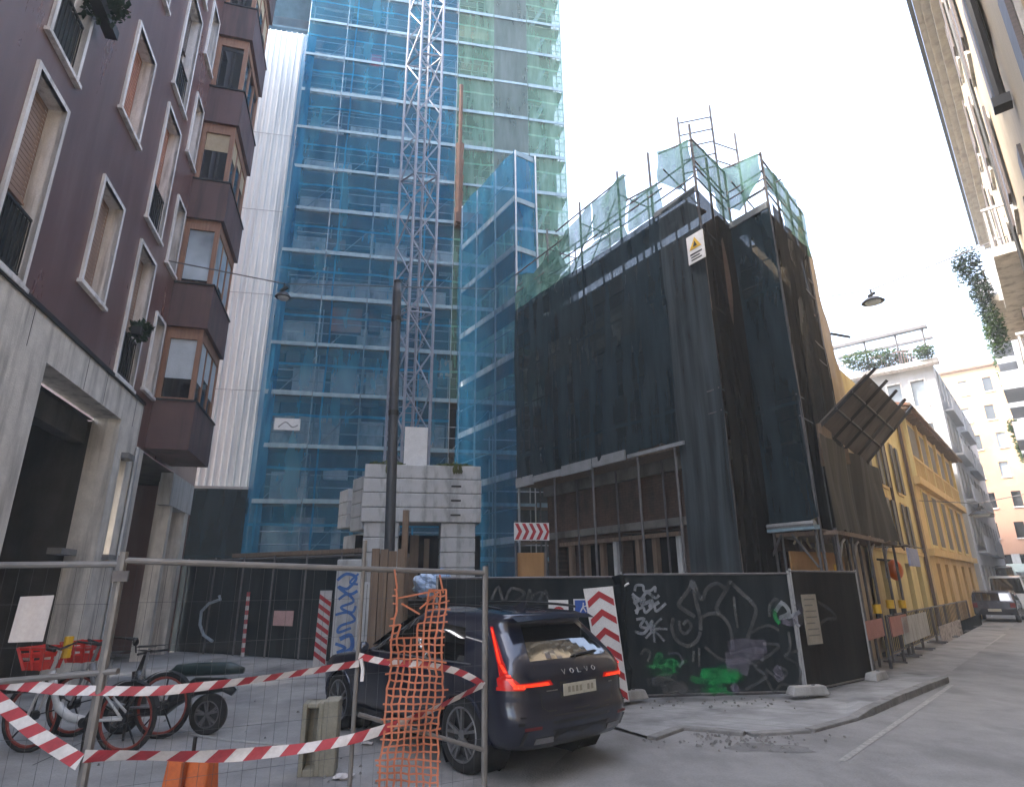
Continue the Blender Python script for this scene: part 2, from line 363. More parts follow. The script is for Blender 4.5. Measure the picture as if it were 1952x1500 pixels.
for i in range(len(kerbline)-1):
    A_, B_ = Vector(kerbline[i]), Vector(kerbline[i+1]); t = (B_-A_); t.z = 0; t.normalize(); o_ = Vector((t.y, -t.x, 0))*.14; L_ = (B_-A_).length; nst = max(1, round(L_/.9))
    for j in range(nst):
        p, q = A_.lerp(B_, j/nst+.004), A_.lerp(B_, (j+1)/nst-.004); dz = Vector((0, 0, rnd(-.006, .006))); z_ = Vector((0, 0, 1))
        k.hexa([Vector((p.x, p.y, -.03)), Vector((p.x, p.y, -.03))+o_, Vector((q.x, q.y, -.03))+o_, Vector((q.x, q.y, -.03)), p+dz, p+o_+dz, q+o_+dz, q+dz])
k.build('kerb', kerbmat, bevel=.012)['kind'] = 'structure'
def road_line(pts, w, name='road_marking'):
    m = MB(); F0 = Fr(0, 0, 90)
    vs = []
    for i, (x, y) in enumerate(pts):
        a = Vector(pts[max(i-1, 0)]); b = Vector(pts[min(i+1, len(pts)-1)]); t = (b-a).normalized()
        vs += [(x-t.y*w/2, y+t.x*w/2, .005), (x+t.y*w/2, y-t.x*w/2, .005)]
    m.add(vs, [(2*i, 2*i+1, 2*i+3, 2*i+2) for i in range(len(pts)-1)]); m.build(name, linewhite)['kind'] = 'structure'
q = [gp(*p) for p in ((1605, 1450), (1660, 1412), (1720, 1371), (1814, 1305))]; road_line([(p.x, p.y) for p in q], .08)
q = [gp(*p) for p in ((1779, 1291), (1845, 1250), (1912, 1208))]; road_line([(p.x, p.y) for p in q], .2)
def seam(pts, w):
    m = MB(); P = [gp(*p) for p in pts]; vs = []
    Q = []
    for i in range(len(P)-1):
        for k_ in range(6): Q.append(P[i].lerp(P[i+1], k_/6)+Vector((rnd(-.03, .03), rnd(-.03, .03), 0)))
    Q.append(P[-1])
    for i, p in enumerate(Q):
        t = (Q[min(i+1, len(Q)-1)]-Q[max(i-1, 0)]).normalized(); ww = w*rnd(.5, 1.3)/2; vs += [(p.x-t.y*ww, p.y+t.x*ww, .0075), (p.x+t.y*ww, p.y-t.x*ww, .0075)]
    m.add(vs, [(2*i, 2*i+1, 2*i+3, 2*i+2) for i in range(len(Q)-1)]); m.build('road_crack', tarm)['kind'] = 'structure'
tarm = mat('tar_seam', (.045, .044, .046), (.03, .03, .031), 4, .8)
seam([(60, 1460), (420, 1300), (560, 1262)], .02)
m = MB(); rg_ = random.Random(5)
for i in range(230):
    if i < 130: p = gp(rg_.gauss(1420, 75), rg_.gauss(1412, 9))
    elif i < 190: t_ = rg_.random(); p = gp(1200+330*t_, 1346+rg_.gauss(0, 5))
    else: p = gp(rg_.uniform(60, 900), rg_.uniform(1300, 1495))
    k_ = rg_.uniform(.008, .03); p.z = .012+k_*.3+(.035 if 130 <= i < 190 else 0)
    a = rg_.random()*3; vs = [p+Vector((math.cos(a+j*1.57)*k_*rg_.uniform(.6, 1.2), math.sin(a+j*1.57)*k_*rg_.uniform(.6, 1.2), -k_*.5)) for j in range(4)]+[p+Vector((math.cos(a+.5+j*1.57)*k_*.5, math.sin(a+.5+j*1.57)*k_*.5, k_*.5)) for j in range(4)]
    m.hexa(vs)
m.build('grit', kerbmat)['kind'] = 'stuff'
# worn patch of tar at the dropped kerb
m = MB(); c = gp(1470, 1425); n = 14
m.add([(c.x+math.cos(2*PI*i/n)*(.6+rnd(-.2, .2))*.9, c.y+math.sin(2*PI*i/n)*(.22+rnd(-.09, .09)), .004) for i in range(n)], [tuple(range(n))]); m.build('tar_patch', mat('tar', (.17, .168, .168), (.12, .119, .119), 6, .8, bump=.5))['kind'] = 'structure'

# ================================================================ brown apartment building
bb = thing('apartment_building', 'brown tiled apartment building with white framed windows and a column of bay windows', 'building', LF.p(9, 0, 0), ALT(LF))
STY = {0: shutter_or, 1: shutter_br, 2: shutter_dk}
wins = []
COLS = {'a': (8.8, 9.86), 'b': (11.55, 12.7), 'c': (13.9, 15.08), 'd': (15.75, 16.55), 'z': (5.2, 6.3), 'y': (2.6, 3.7)}
for kf in range(5):
    zf = 6.28+3.88*kf
    for cn in 'acz': wins.append((*COLS[cn], zf, zf+3.24, cn, kf))
    for cn in 'by': wins.append((*COLS[cn], zf+1.0, zf+3.24, cn, kf))
for kf in range(5):
    zf = 6.55+3.45*kf; wins.append((*COLS['d'], zf, zf+2.0, 'd', kf))
TOP = 25.5
MB().wall(LF, 1, 16.9, 6.22, TOP, wins, 0, .32).build('wall', brown, bb)
m = MB(); m.wall(LF, 16.9, 22.4, 5.15, TOP, [], 0); m.quad(LF.p(15.5, -.001, 5.15), LF.p(16.9, -.001, 5.15), LF.p(16.9, -.001, 6.22), LF.p(15.5, -.001, 6.22))
m.build('wall', brown, bb); m = MB(); m.quad(LF.p(22.4, 0, 0), LF.p(22.4, -9, 0), LF.p(22.4, -9, TOP), LF.p(22.4, 0, TOP)); m.build('wall', brown, bb); m = MB(); m.quad(LF.p(1, 0, 6), LF.p(1, -9, 6), LF.p(1, -9, TOP), LF.p(1, 0, TOP)); m.build('wall', brown, bb)
MB().box(LF, 1, 22.4, -9, .25, TOP, TOP+.5).build('cornice', travertine, bb)
for (a, b, c, d, cn, kf) in wins:
    w = MB()
    fw = .085
    w.ring(LF, a-.02, b+.02, c-.02, d+.02, fw, -.02, .05, .06)
    w.reveal(LF, a+fw-.02, b-fw+.02, c+.04, d-fw+.02, .05, -.28)
    w.box(LF, a-.08, b+.08, -.02, .09, c-.09, c-.022)
    wo = w.build('window', whitestone, bb)
    a1, b1, c1, d1 = a+.07, b-.07, c+.05, d-.07
    MB().quad(LF.p(a1, -.27, c1), LF.p(b1, -.27, c1), LF.p(b1, -.27, d1), LF.p(a1, -.27, d1)).build('pane', gl_dark, wo)
    drop = {('a', 0): (.42, 1), ('b', 0): (.0, 1), ('b', 1): (.0, 0), ('c', 0): (.3, 1), ('c', 1): (.32, 0), ('c', 2): (.6, 2), ('a', 1): (.75, 2), ('d', 0): (.1, 1), ('d', 1): (.5, 2), ('d', 2): (.15, 1), ('d', 3): (.3, 2)}.get((cn, kf), (rnd(0, .7), random.choice((0, 1, 2))))
    zs = c1+(d1-c1)*drop[0]
    s = MB(); nsl = max(4, int((d1-zs)/.085)); 
    for i in range(nsl):
        z0 = zs+(d1-zs)*i/nsl; z1 = zs+(d1-zs)*(i+1)/nsl
        s.quad(LF.p(a1, -.22, z0), LF.p(b1, -.22, z0), LF.p(b1, -.225, z1), LF.p(a1, -.225, z1))
    s.box(LF, a1, b1, -.25, -.2, zs-.04, zs)
    s.build('shutter', STY[drop[1]], wo)
    if cn in 'acz':
        r = MB()
        for i in range(9): r.box(LF, a1+(b1-a1)*i/8-.009, a1+(b1-a1)*i/8+.009, -.06, -.04, c1, c1+1.0)
        r.box(LF, a1, b1, -.07, -.03, c1+1.0, c1+1.04); r.box(LF, a1, b1, -.07, -.03, c1+.08, c1+.11)
        r.quad(LF.p(a1, -.075, c1), LF.p(b1, -.075, c1), LF.p(b1, -.075, c1+1), LF.p(a1, -.075, c1+1))
        r.build('railing', dkmetal, wo)
# bay windows, one above the other
BS0, BS1, BN = 16.72, 19.2, 1.0
for kf in range(6):
    zb = 5.25+3.36*kf; zt = zb+1.27; zn = zb+3.36
    o = MB()
    o.box(LF, BS0, BS1, 0, BN, zb, zt); bay = o.build('bay_window', brown2, bb)
    MB().box(LF, BS0-.03, BS1+.03, 0, BN+.03, zt, zt+.05).build('sill', dkmetal, bay)
    f = MB(); n0 = BN-.12; s0 = BS0+.1
    # corner posts, heads and mullions
    for (sa, na) in ((s0, 0.0), (s0, n0-.1), (BS1-.16, n0-.1)):
        f.box(LF, sa, sa+.12, na, na+.12, zt+.05, zn)
    f.box(LF, s0, s0+.12, .12, n0-.1, zn-.32, zn); f.box(LF, s0+.12, BS1-.16, n0-.1, n0+.02, zn-.3, zn)
    for i in (1, 2): sm = s0+(BS1-s0)*i/3; f.box(LF, sm, sm+.07, n0-.08, n0, zt+.05, zn-.3)
    f.box(LF, s0+.02, s0+.1, .12, n0-.1, zt+.05, zt+.13)
    f.build('frame', woodframe, bay)
    pn = MB(); pn.quad(LF.p(s0+.06, .12, zt+.13), LF.p(s0+.06, n0-.1, zt+.13), LF.p(s0+.06, n0-.1, zn-.3), LF.p(s0+.06, .12, zn-.3))
    pn.quad(LF.p(s0+.12, n0-.04, zt+.05), LF.p(BS1-.1, n0-.04, zt+.05), LF.p(BS1-.1, n0-.04, zn-.3), LF.p(s0+.12, n0-.04, zn-.3)); pn.build('pane', gl_dark, bay)
    bm_, fr_ = {0: (blind_pale, .32), 1: (gl_pale, 0.05), 2: (cream, .62), 3: (dkmetal, .9), 4: (cream, .5)}.get(kf, (blind_pale, .5))
    zz = zt+.13+(zn-.43-zt)*fr_
    bl = MB(); bl.quad(LF.p(s0+.05, .13, zz), LF.p(s0+.05, n0-.11, zz), LF.p(s0+.05, n0-.11, zn-.3), LF.p(s0+.05, .13, zn-.3))
    for i in range(3):
        sa = s0+.14+(BS1-s0-.2)*i/3; sb = sa+(BS1-s0-.5)/3; z2 = zz if i != 1 else zz+.3
        if z2 < zn-.35: bl.quad(LF.p(sa, n0-.02, z2), LF.p(sb, n0-.02, z2), LF.p(sb, n0-.02, zn-.3), LF.p(sa, n0-.02, zn-.3))
    bl.build('blind', bm_, bay)
    MB().box(LF, BS0+.35, BS1-.2, 0.01, n0-.5, zt, zn-.02).build('room', blackm, bay)
# ground floor: stone frame, garage mouth, slot window, passage
gh = [(11.06, 14.76, -.1, 5.48), (5.4, 9.7, -.1, 5.2), (15.2, 15.55, 2.6, 4.7)]
MB().wall(LF, 1, 16.05, 0, 6.22, gh, .03, .55).box(LF, 16.05, 16.62, -.5, .03, 0, 5.15).build('stone_cladding', travertine, bb)
m = MB()
for s_ in (10.35, 12.6, 13.6, 15.5): m.box(LF, s_-.006, s_+.006, .031, .034, 5.5, 6.2)
m.box(LF, 1, 16.05, .03, .07, 6.16, 6.24); m.build('stone_band', dkmetal, bb)
m = MB()
m.box(LF, 15.15, 15.6, -.05, .18, 4.7, 4.82); m.box(LF, 15.15, 15.6, -.05, .16, 2.5, 2.6); m.box(LF, 14.0, 14.74, -.55, -.3, 2.55, 2.67); m.build('ledge', kerbmat, bb)
for (a, b) in ((11.06, 14.76), (5.4, 9.7)):
    m = MB(); P = LF.p
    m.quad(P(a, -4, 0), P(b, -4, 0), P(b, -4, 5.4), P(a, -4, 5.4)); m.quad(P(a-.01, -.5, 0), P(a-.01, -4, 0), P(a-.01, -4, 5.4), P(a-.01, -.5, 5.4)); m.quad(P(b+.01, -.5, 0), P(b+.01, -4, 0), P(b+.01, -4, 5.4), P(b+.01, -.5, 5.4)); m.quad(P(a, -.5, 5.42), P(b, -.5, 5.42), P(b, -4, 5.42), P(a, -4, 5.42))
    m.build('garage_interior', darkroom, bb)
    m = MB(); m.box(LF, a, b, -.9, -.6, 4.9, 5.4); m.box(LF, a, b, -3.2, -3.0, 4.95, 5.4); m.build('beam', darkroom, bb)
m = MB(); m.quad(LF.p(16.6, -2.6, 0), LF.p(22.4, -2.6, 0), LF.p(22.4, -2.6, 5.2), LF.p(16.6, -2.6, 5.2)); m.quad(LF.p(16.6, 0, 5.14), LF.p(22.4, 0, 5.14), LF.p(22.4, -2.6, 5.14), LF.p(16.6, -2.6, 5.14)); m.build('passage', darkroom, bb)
for s_, w_, zt in ((19.9, .3, 4.9), (21.7, .5, 5.1)):
    MB().box(LF, s_, s_+w_, -.4, 0, 0, zt).build('pillar', travertine, bb)
MB().box(LF, 19.6, 22.3, -.3, .03, 4.2, 5.13).build('lintel', conc_lt, bb)
m = MB(); m.path([LF.p(15.98, .09, 0), LF.p(15.98, .09, 5.1)], .05, 8); m.build('downpipe', galv, bb)
# planters on the brown building
def plant(name, c, r, n, mats, label, cat='plant', drop=0.0, sz=.07, group=None):
    t = thing(name, label, cat, c, group=group)
    f = MB()
    for i in range(n):
        while True:
            v = Vector((rnd(-1, 1), rnd(-1, 1), rnd(-1, 1)))
            if v.length < 1: break
        p = Vector(c)+Vector((v.x*r[0], v.y*r[1], v.z*r[2]-drop*rnd(0, 1)**2))
        a = Vector((rnd(-1, 1), rnd(-1, 1), rnd(-1, 1))).normalized()*sz*rnd(.6, 1.4); b = a.orthogonal().normalized()*sz*rnd(.3, .7)
        f.quad(p-a, p+b, p+a, p-b)
    f.build('foliage', mats, t); return t
def planter(fr, s, z, n, w, label):
    t = plant('window_box', fr.p(s, n, z+.2), (w*.5, .2, .18), 260, leaf2, label, 'window box', .25)
    MB().box(fr, s-w/2, s+w/2, n-.1, n+.1, z-.08, z+.1).build('trough', dkmetal, t)
s_, z_ = LF.hit(185, 45); planter(LF, 9.75, z_-.1, .22, .9, 'dark window box with trailing plant on the uppermost window of the brown facade')
planter(LF, 14.5, 7.42, .15, .5, 'small dark window box on the railing of the lowest tall brown facade window')

# ================================================================ white sheeted gable and net below it
cw = thing('sheeted_wall', 'tall white corrugated sheet wall between the brown building and the blue scaffold', 'wall', TF.p(-3, -.4, 5.4), ALT(TF))
m = MB(); s = -6.2
while s < -1.95:
    m.quad(TF.p(s, -.4, 5.42), TF.p(s+.14, -.4, 5.42), TF.p(s+.14, -.4, 26.95), TF.p(s, -.4, 26.95))
    m.quad(TF.p(s+.14, -.4, 5.42), TF.p(s+.17, -.34, 5.42), TF.p(s+.17, -.34, 26.95), TF.p(s+.14, -.4, 26.95))
    m.quad(TF.p(s+.17, -.34, 5.42), TF.p(s+.21, -.34, 5.42), TF.p(s+.21, -.34, 26.95), TF.p(s+.17, -.34, 26.95))
    m.quad(TF.p(s+.21, -.34, 5.42), TF.p(s+.24, -.4, 5.42), TF.p(s+.24, -.4, 26.95), TF.p(s+.21, -.4, 26.95)); s += .24
m.box(TF, -6.2, -1.95, -3, -.41, 5.42, 26.9); m.build('sheeting', corr, cw)
m = MB()
for z in (9.1, 13.2, 17.1, 21.0): m.box(TF, -6.2, -1.96, -.335, -.325, z, z+.025)
m.box(TF, -6.2, -1.9, -.42, -.3, 5.3, 5.42); m.build('seam', galv, cw)
uw = thing('upper_scaffold', 'top of the blue netted scaffold showing above the white sheet wall', 'scaffold', TF.p(-4, -.6, 27), ALT(TF))
MB().box(TF, -7, -1.98, -4, -1.9, 26.9, 36).build('wall', mat('upper_wall', (.2, .17, .16), (.12, .11, .11), 1, .85), uw)
for kf in range(4): MB().box(TF, -7, -1.9, -1.8, -.5, 27.4+2.05*kf-.1, 27.4+2.05*kf).build('deck', toe, uw)
sheet(TF, -7, -1.9, 27, 36, -.45, .04, 1.6, seed=3).build('blue_net', netmat('upper_blue_net', (.06, .12, .18), (.1, .2, .28), .35, .55), uw)
dn = thing('debris_net', 'dark green net screen hanging below the white sheet wall', 'net', TF.p(-4, 0, 3), ALT(TF))
sheet(TF, -5.4, -1.9, 2.5, 5.3, -.15, .05, seed=2).build('net', darknet, dn)
MB().box(TF, -9, -1.9, -2.5, -.8, 0, 5.3).build('wall', darkroom, dn)  # dark wall added behind, run on left to block leaking sunlight

# ================================================================ tower under scaffold
tw = thing('tower_block', 'tall concrete tower block being rebuilt behind blue and green nets', 'building', TF.p(4, -1.4, 0), ALT(TF))
TZ = 36.0; Z0 = .75; LIFT = 2.05
holes = []
for kf in range(9):
    z = 1.2+3.15*kf
    for (a, b) in ((-1.5, -.6), (.35, 1.6), (2.0, 2.6), (3.6, 4.6), (5.3, 5.9)): holes.append((a+rnd(-.1, .1), b+rnd(-.1, .1), z, z+1.75))
MB().wall(TF, -2.0, 10.4, 0, TZ, holes, -1.5, .3).box(TF, -2, 10.4, -9, -2.4, 0, TZ).build('wall', towerwall, tw)
for kf in range(12): MB().box(TF, -2.0, 10.45, -2.2, -1.3, 3.9+2.05*1.5*kf, 4.15+2.05*1.5*kf).build('floor_slab', towerwall, tw)
pan = [(-1.6, .2, 0), (.9, 1.25, 0), (1.9, 3.5, 1), (-1.5, -.1, 1), (-1.7, .9, 2), (1.7, 2.6, 2), (-1.1, .1, 3), (.4, 1.5, 3), (1.8, 3.3, 3), (-1.7, -.4, 4), (1.3, 3.3, 4), (-1.6, 2.9, 5), (3.8, 5, 5), (-1.7, -.1, 6), (1.8, 3.2, 6), (-1.6, .15, 7), (1.9, 3.1, 7), (-1.6, .5, 8), (2.2, 3.3, 8), (-1.6, -.1, 9), (2.0, 3.4, 9), (5.4, 6.8, 9), (-1.7, 2.4, 10), (3.9, 4.6, 3), (3.8, 4.9, 6), (-1.7, -.3, 11), (1.8, 3.3, 12), (3.7, 5.0, 8), (3.7, 5.1, 2), (3.8, 4.9, 1), (-1.5, .1, 13), (.3, 1.5, 9)]
for (a, b, kf) in pan:
    z = 4.9+LIFT*(kf-1); MB().box(TF, a, b, -1.28, -1.15, z+.12, z+rnd(1.2, 1.45)).build('lift_panel', panelw, tw)  # pale panel per lift stands for wall lit below the deck's shade
for (a, b, z, h) in ((-.35, -.05, 17.4, .35), (-.35, 0, 19.4, 1.0), (-.35, .0, 21.4, 1.0), (6.3, 6.7, 19.6, 1.0), (6.3, 6.7, 21.7, 1.0), (6.4, 6.75, 17.6, .3), (1.4, 1.9, 21.3, .5)): MB().box(TF, a, b, -1.2, -1.1, z, z+h).build('pillar', panelw, tw)
sc = thing('scaffold', 'full height tower scaffold in blue net on its left and green net on its right', 'scaffold', TF.p(4, 0, 0), ALT(TF))
STD = [-1.85, -.1, 1.7, 3.45, 5.18, 6.95, 8.65, 10.45]
for s_ in STD:
    MB().tube(TF.p(s_, -.04, 0), TF.p(s_, -.04, TZ), .026, 6).build('standard', galv, sc); MB().tube(TF.p(s_, -.95, 0), TF.p(s_, -.95, TZ), .03, 5).build('standard', galv, sc)
for kf in range(17):
    z = 2.8+LIFT*kf
    m = MB(); m.box(TF, -1.85, 10.45, -.95, -.1, z-.06, z); m.build('deck', timber, sc)
    m = MB()
    for i in range(7): m.box(TF, STD[i]+.03, STD[i+1]-.03, .085, .11, z-.06+rnd(-.02, .02), z+.09+rnd(-.02, .03)); 
    if kf < 14: m.build('toe_board', toe, sc)
    m = MB()
    for dz in (.55, 1.0): m.tube(TF.p(-1.85, -.07, z+dz), TF.p(10.45, -.07, z+dz), .02, 5)
    m.build('guard_rail', galv, sc)
    m = MB(); i = (kf*2) % 6+0; j = kf % 2
    for i in ((0, 3) if j else (1, 4)): m.tube(TF.p(STD[i], -.9, z), TF.p(STD[i+1], -.9, z+LIFT), .02, 5)
    if 6 < kf: m.tube(TF.p(STD[6]+.2, -.5, z), TF.p(STD[6]+1.0, -.5, z+LIFT-.3), .11, 5)  # fat pale diagonals stand for sky and sunlit gaps showing through
    m.build('brace', toe if kf > 6 else galv, sc)
m = MB()
for s0 in (-1.6, -.3):
    for z0 in (2.55,):
        m.tube(TF.p(s0, .0, 2.2), TF.p(s0+.6, 0, 2.8), .03); m.tube(TF.p(s0+.6, 0, 2.8), TF.p(s0+1.2, 0, 2.2), .03)
m.build('lattice_beam', galv, sc)
sheet(TF, -1.87, 5.16, 2.2, 27.5+8, .03, .035, 1.6, seed=1).build('blue_net', bluenet, sc)
sheet(TF, -1.99, -1.45, 1.9, 26.5, .06, .08, 5, seed=4).build('blue_net', bluenet2, sc)
sheet(TF, 5.18, 10.48, 9.0, TZ, .03, .03, 1.6, seed=6).build('green_net', greennet, sc)
sheet(TF, 6.97, 8.63, 17.5, TZ, .08, .03, 2.0, seed=8).build('grey_net', greynet, sc)
m = MB()
m.quad(TF.p(10.46, 0, 0), TF.p(10.46, -8, 0), TF.p(10.46, -8, TZ), TF.p(10.46, 0, TZ)); m.build('green_net', greennet, sc)
for (x, y, w, h, mt_) in ((705, 30, 1.5, 1.0, leaf3), (716, 122, .55, .7, redm), (662, 612, 1.2, 1.2, shutter_or), (715, 612, .5, 1.2, shutter_dk), (905, 70, 1.6, .8, cream), (905, 130, 1.4, .7, timber), (1025, 70, .5, .9, white), (640, 470, .8, .5, timber), (850, 505, .6, 1.1, panelw), (560, 680, .5, .8, timber), (700, 765, .9, .5, shutter_br), (850, 700, .5, .9, panelw), (590, 1000, 1.1, .5, conc_lt), (560, 905, .5, .9, conc_lt), (640, 905, .9, .4, blind_pale)):
    s_, z_ = TF.hit(x, y, -.8); MB().box(TF, s_-w/2, s_+w/2, -.85, -.6, z_-h/2, z_+h/2).build('stacked_board', mt_, sc)
# rust chute pipe hanging at the seam of the nets
ch = thing('rubbish_chute', 'rust brown rubbish chute hanging where blue and green nets meet', 'chute', TF.p(5.35, .2, 17))
m = MB(); z = 24.6
while z > 17.4:
    m.tube(TF.p(5.36, .25, z), TF.p(5.36, .25, z-.95), .2 if z < 22 else .1, 8, .13 if z < 22 else .08); z -= .85
m.build('pipe', mat('rust_brown', (.15, .07, .04), (.09, .045, .03), 2, .8), ch)
MB().box(TF, 5.2, 6.4, .05, .6, 16.9, 17.4).build('hopper', mat('rust_dark', (.16, .075, .05), (.09, .05, .035), 2, .8), ch)
bn = thing('banner', 'small white banner tied to the lower blue scaffold', 'banner', TF.p(-.9, .12, 7.7))
MB().box(TF, -1.35, -.42, .1, .115, 7.5, 7.95).build('cloth', white, bn)
m = MB(); stroke(m, TF, [(-1.2, 7.6), (-.95, 7.8), (-.7, 7.62), (-.5, 7.7)], .05, .12); m.build('mark', graf['y'], bn)
# blue netted wing against the gable of the corner building
bw = thing('scaffold', 'lower blue netted scaffold wing between the tower and the dark corner building', 'scaffold', AF.p(0, 0, 0), ALT(AF))
GF = Fr(.15, 19.0, 57)
for s_ in (0, -1.45, -2.9, -4.2):
    m = MB(); m.tube(AF.p(s_, -.06, 0), AF.p(s_, -.06, 17.6), .035); m.build('standard', galv, bw)
m = MB(); m.tube(GF.p(.95, .05, 10), GF.p(.95, .05, 17.7), .035); m.build('standard', galv, bw)
for kf in range(7):
    z = 3.2+2.05*kf
    MB().box(AF, -4.2, -.05, -.9, -.1, z-.06, z).build('deck', timber, bw)
    MB().box(AF, -4.2, -.05, -.09, -.05, z-.05, z+.16).build('toe_board', panelw, bw)
    m = MB(); m.tube(AF.p(-4.2, -.06, z+1), AF.p(0, -.06, z+1), .022); m.box(GF, .05, .9, -.02, .02, z+1.9, z+2.1) if kf > 3 else None; m.build('guard_rail', toe, bw)
sheet(AF, -4.25, .02, 1.2, 17.5, .02, .06, 2, seed=11).build('blue_net', netmat('blue_net_wing', (.006, .055, .12), (.018, .11, .21), .5, .76, trans=.2), bw)
sheet(GF, 0, 1.0, 9.6, 17.65, -.02, .03, 2, seed=12).build('blue_net', netmat('blue_net_top', (.012, .13, .28), (.03, .22, .42), .6, .8, trans=.3), bw)
# ================================================================ dark netted corner building
def isect(f1, n1, f2, n2):
    a = f1.p(0, n1, 0); b = f2.p(0, n2, 0); d1 = f1.d; d2 = f2.d
    det = d1.x*(-d2.y)+d2.x*d1.y; r = b-a; t = (r.x*(-d2.y)+d2.x*r.y)/det
    return a+d1*t
cb = thing('corner_building', 'old three storey corner building hidden behind dark scaffold nets', 'building', AF.p(4, -1.2, 0), ALT(AF))
X = isect(AF, -1.15, DF, -1.1)
aw = (X-AF.p(0, -1.15, 0)).dot(AF.d)
hl = [(.9, 2.1, 8.2, 9.3), (2.6, 3.8, 8.2, 9.3), (4.4, 5.6, 8.2, 9.3), (.9, 2.1, 5.6, 7.3), (2.6, 3.8, 5.6, 7.3), (4.4, 5.6, 5.6, 7.3)]
lo = [(.5, 1.1, .8, 3.0), (1.5, 3.1, .3, 3.0), (3.4, 5.4, .3, 3.2), (5.7, 6.9, 0, 3.3)]
MB().wall(AF, 0, aw, 0, 10.8, hl+lo, -1.15, .35).build('wall', brickm, cb)
dl = (X-DF.p(0, -1.1, 0)).dot(DF.d)
MB().wall(DF, dl, 6.3, 0, 10.8, [(1.0, 1.9, 4, 6), (1.0, 1.9, 7, 9), (3, 4, 4, 6), (.2, 1.6, 0, 2.6)], -1.1, .3).build('wall', brickm, cb)
m = MB(); m.prism([AF.p(0, -1.6, 10.3), AF.p(aw-.4, -1.6, 10.3), DF.p(6.3, -1.6, 10.3), AF.p(0, -6.5, 10.3)], (0, 0, .2)); m.prism([AF.p(0, -1.7, 0), AF.p(aw-.5, -1.7, 0), DF.p(6.3, -1.7, 0), AF.p(0, -6.5, 0)], (0, 0, 10.2)); m.build('core', blackm, cb)
for (a, b, c, d) in hl[:3]:
    w = MB().ring(AF, a-.1, b+.1, c-.1, d+.1, .12, -1.15, -1.0).build('window', conc_lt, cb)
    MB().quad(AF.p(a, -1.3, c), AF.p(b, -1.3, c), AF.p(b, -1.3, d), AF.p(a, -1.3, d)).build('pane', concrete, w)  # pale fill stands for light seen through the opening
m = MB(); m.box(AF, 0, aw, -1.2, -1.0, 4.6, 5.0); m.box(AF, 0, aw, -1.14, -1.05, 3.25, 3.45); m.build('string_course', mat('grimy_course', (.2, .19, .18), (.12, .115, .11), 2, .9, stain=(.07, .065, .06)), cb)
for s_ in (1.3, 2.0, 2.7, 3.25, 4.1, 4.7, 5.5):
    MB().box(AF, s_-.07, s_+.07, -1.12, -.98, 0, 3.1).build('pillar', conc_lt if s_ in (3.25, 5.5) else timber, cb)
m = MB(); m.box(AF, .9, 5.6, -1.0, -.9, 3.0, 3.1); m.box(AF, .9, 5.6, -1.0, -.9, 1.95, 2.05); m.build('rail', timber, cb)
w = MB().ring(AF, 5.9, 6.8, .9, 2.25, .12, -1.14, -1.0).build('window', whitestone, cb)
sa = thing('scaffold', 'dark netted scaffold around the corner building with green mesh round its roof', 'scaffold', AF.p(6, 0, 0), ALT(AF))
for s_ in (0.03, 1.9, 3.6, 5.3, 6.5, 7.92):
    m = MB(); ht = 12.9+rnd(-.1, .3)
    m.tube(AF.p(s_, -.03, 0), AF.p(s_, -.03, ht), .032); m.build('standard', galvdk if s_ > 1 else galv, sa); MB().tube(AF.p(min(s_, 7.3), -.85, 0), AF.p(min(s_, 7.3), -.85, 11.2), .028, 5).build('standard', galvdk, sa)
for (fr, s_) in ((BF, .95), (CF, .02), (CF, 1.12), (DF, 1.1), (DF, 2.2), (DF, 3.3)):
    m = MB(); m.tube(fr.p(s_, -.04, 0), fr.p(s_, -.04, 12.4), .032); m.build('standard', galvdk, sa)
DK = [4.92, 6.95, 8.95, 10.85]
for i, z in enumerate(DK):
    m = MB(); m.box(AF, 0, 7.55, -.8, -.08, z-.06, z); m.build('deck', timber, sa); MB().box(DF, .3, 3.35, -.9, -.08, z-.06, z).build('deck', timber, sa); MB().box(CF, -.2, .8, -.6, -.08, z-.06, z).build('deck', timber, sa)
    m = MB()
    for (fr, a, b) in ((AF, 0, 7.95), (BF, 0, 1.95), (CF, 0, 1.13), (DF, 0, 3.35)):
        for dz in (.5, 1.0): m.tube(fr.p(a, -.04, z+dz), fr.p(b, -.04, z+dz), .02, 5)
    m.build('guard_rail', galvdk, sa)
m = MB()
for i, (a, b) in enumerate(((0.0, .95), (1.0, 2.35), (2.4, 3.7), (3.75, 5.0), (5.1, 6.9))): m.box(AF, a, b, .03+.012*i, .075+.012*i, 4.82+rnd(-.04, .04), 5.02+rnd(-.04, .1) if i < 4 else 4.94)
m.build('toe_board', mat('canopy_board', (.22, .23, .25), (.15, .16, .17), 3, .7), sa)
m = MB(); m.box(CF, 0, 1.13, .02, .06, 10.72, 10.9); m.box(AF, 6.6, 7.95, .02, .06, 10.85, 11.0); m.build('toe_board', mat('wet_board', (.1, .12, .14), (.06, .07, .08), 3, .6), sa)
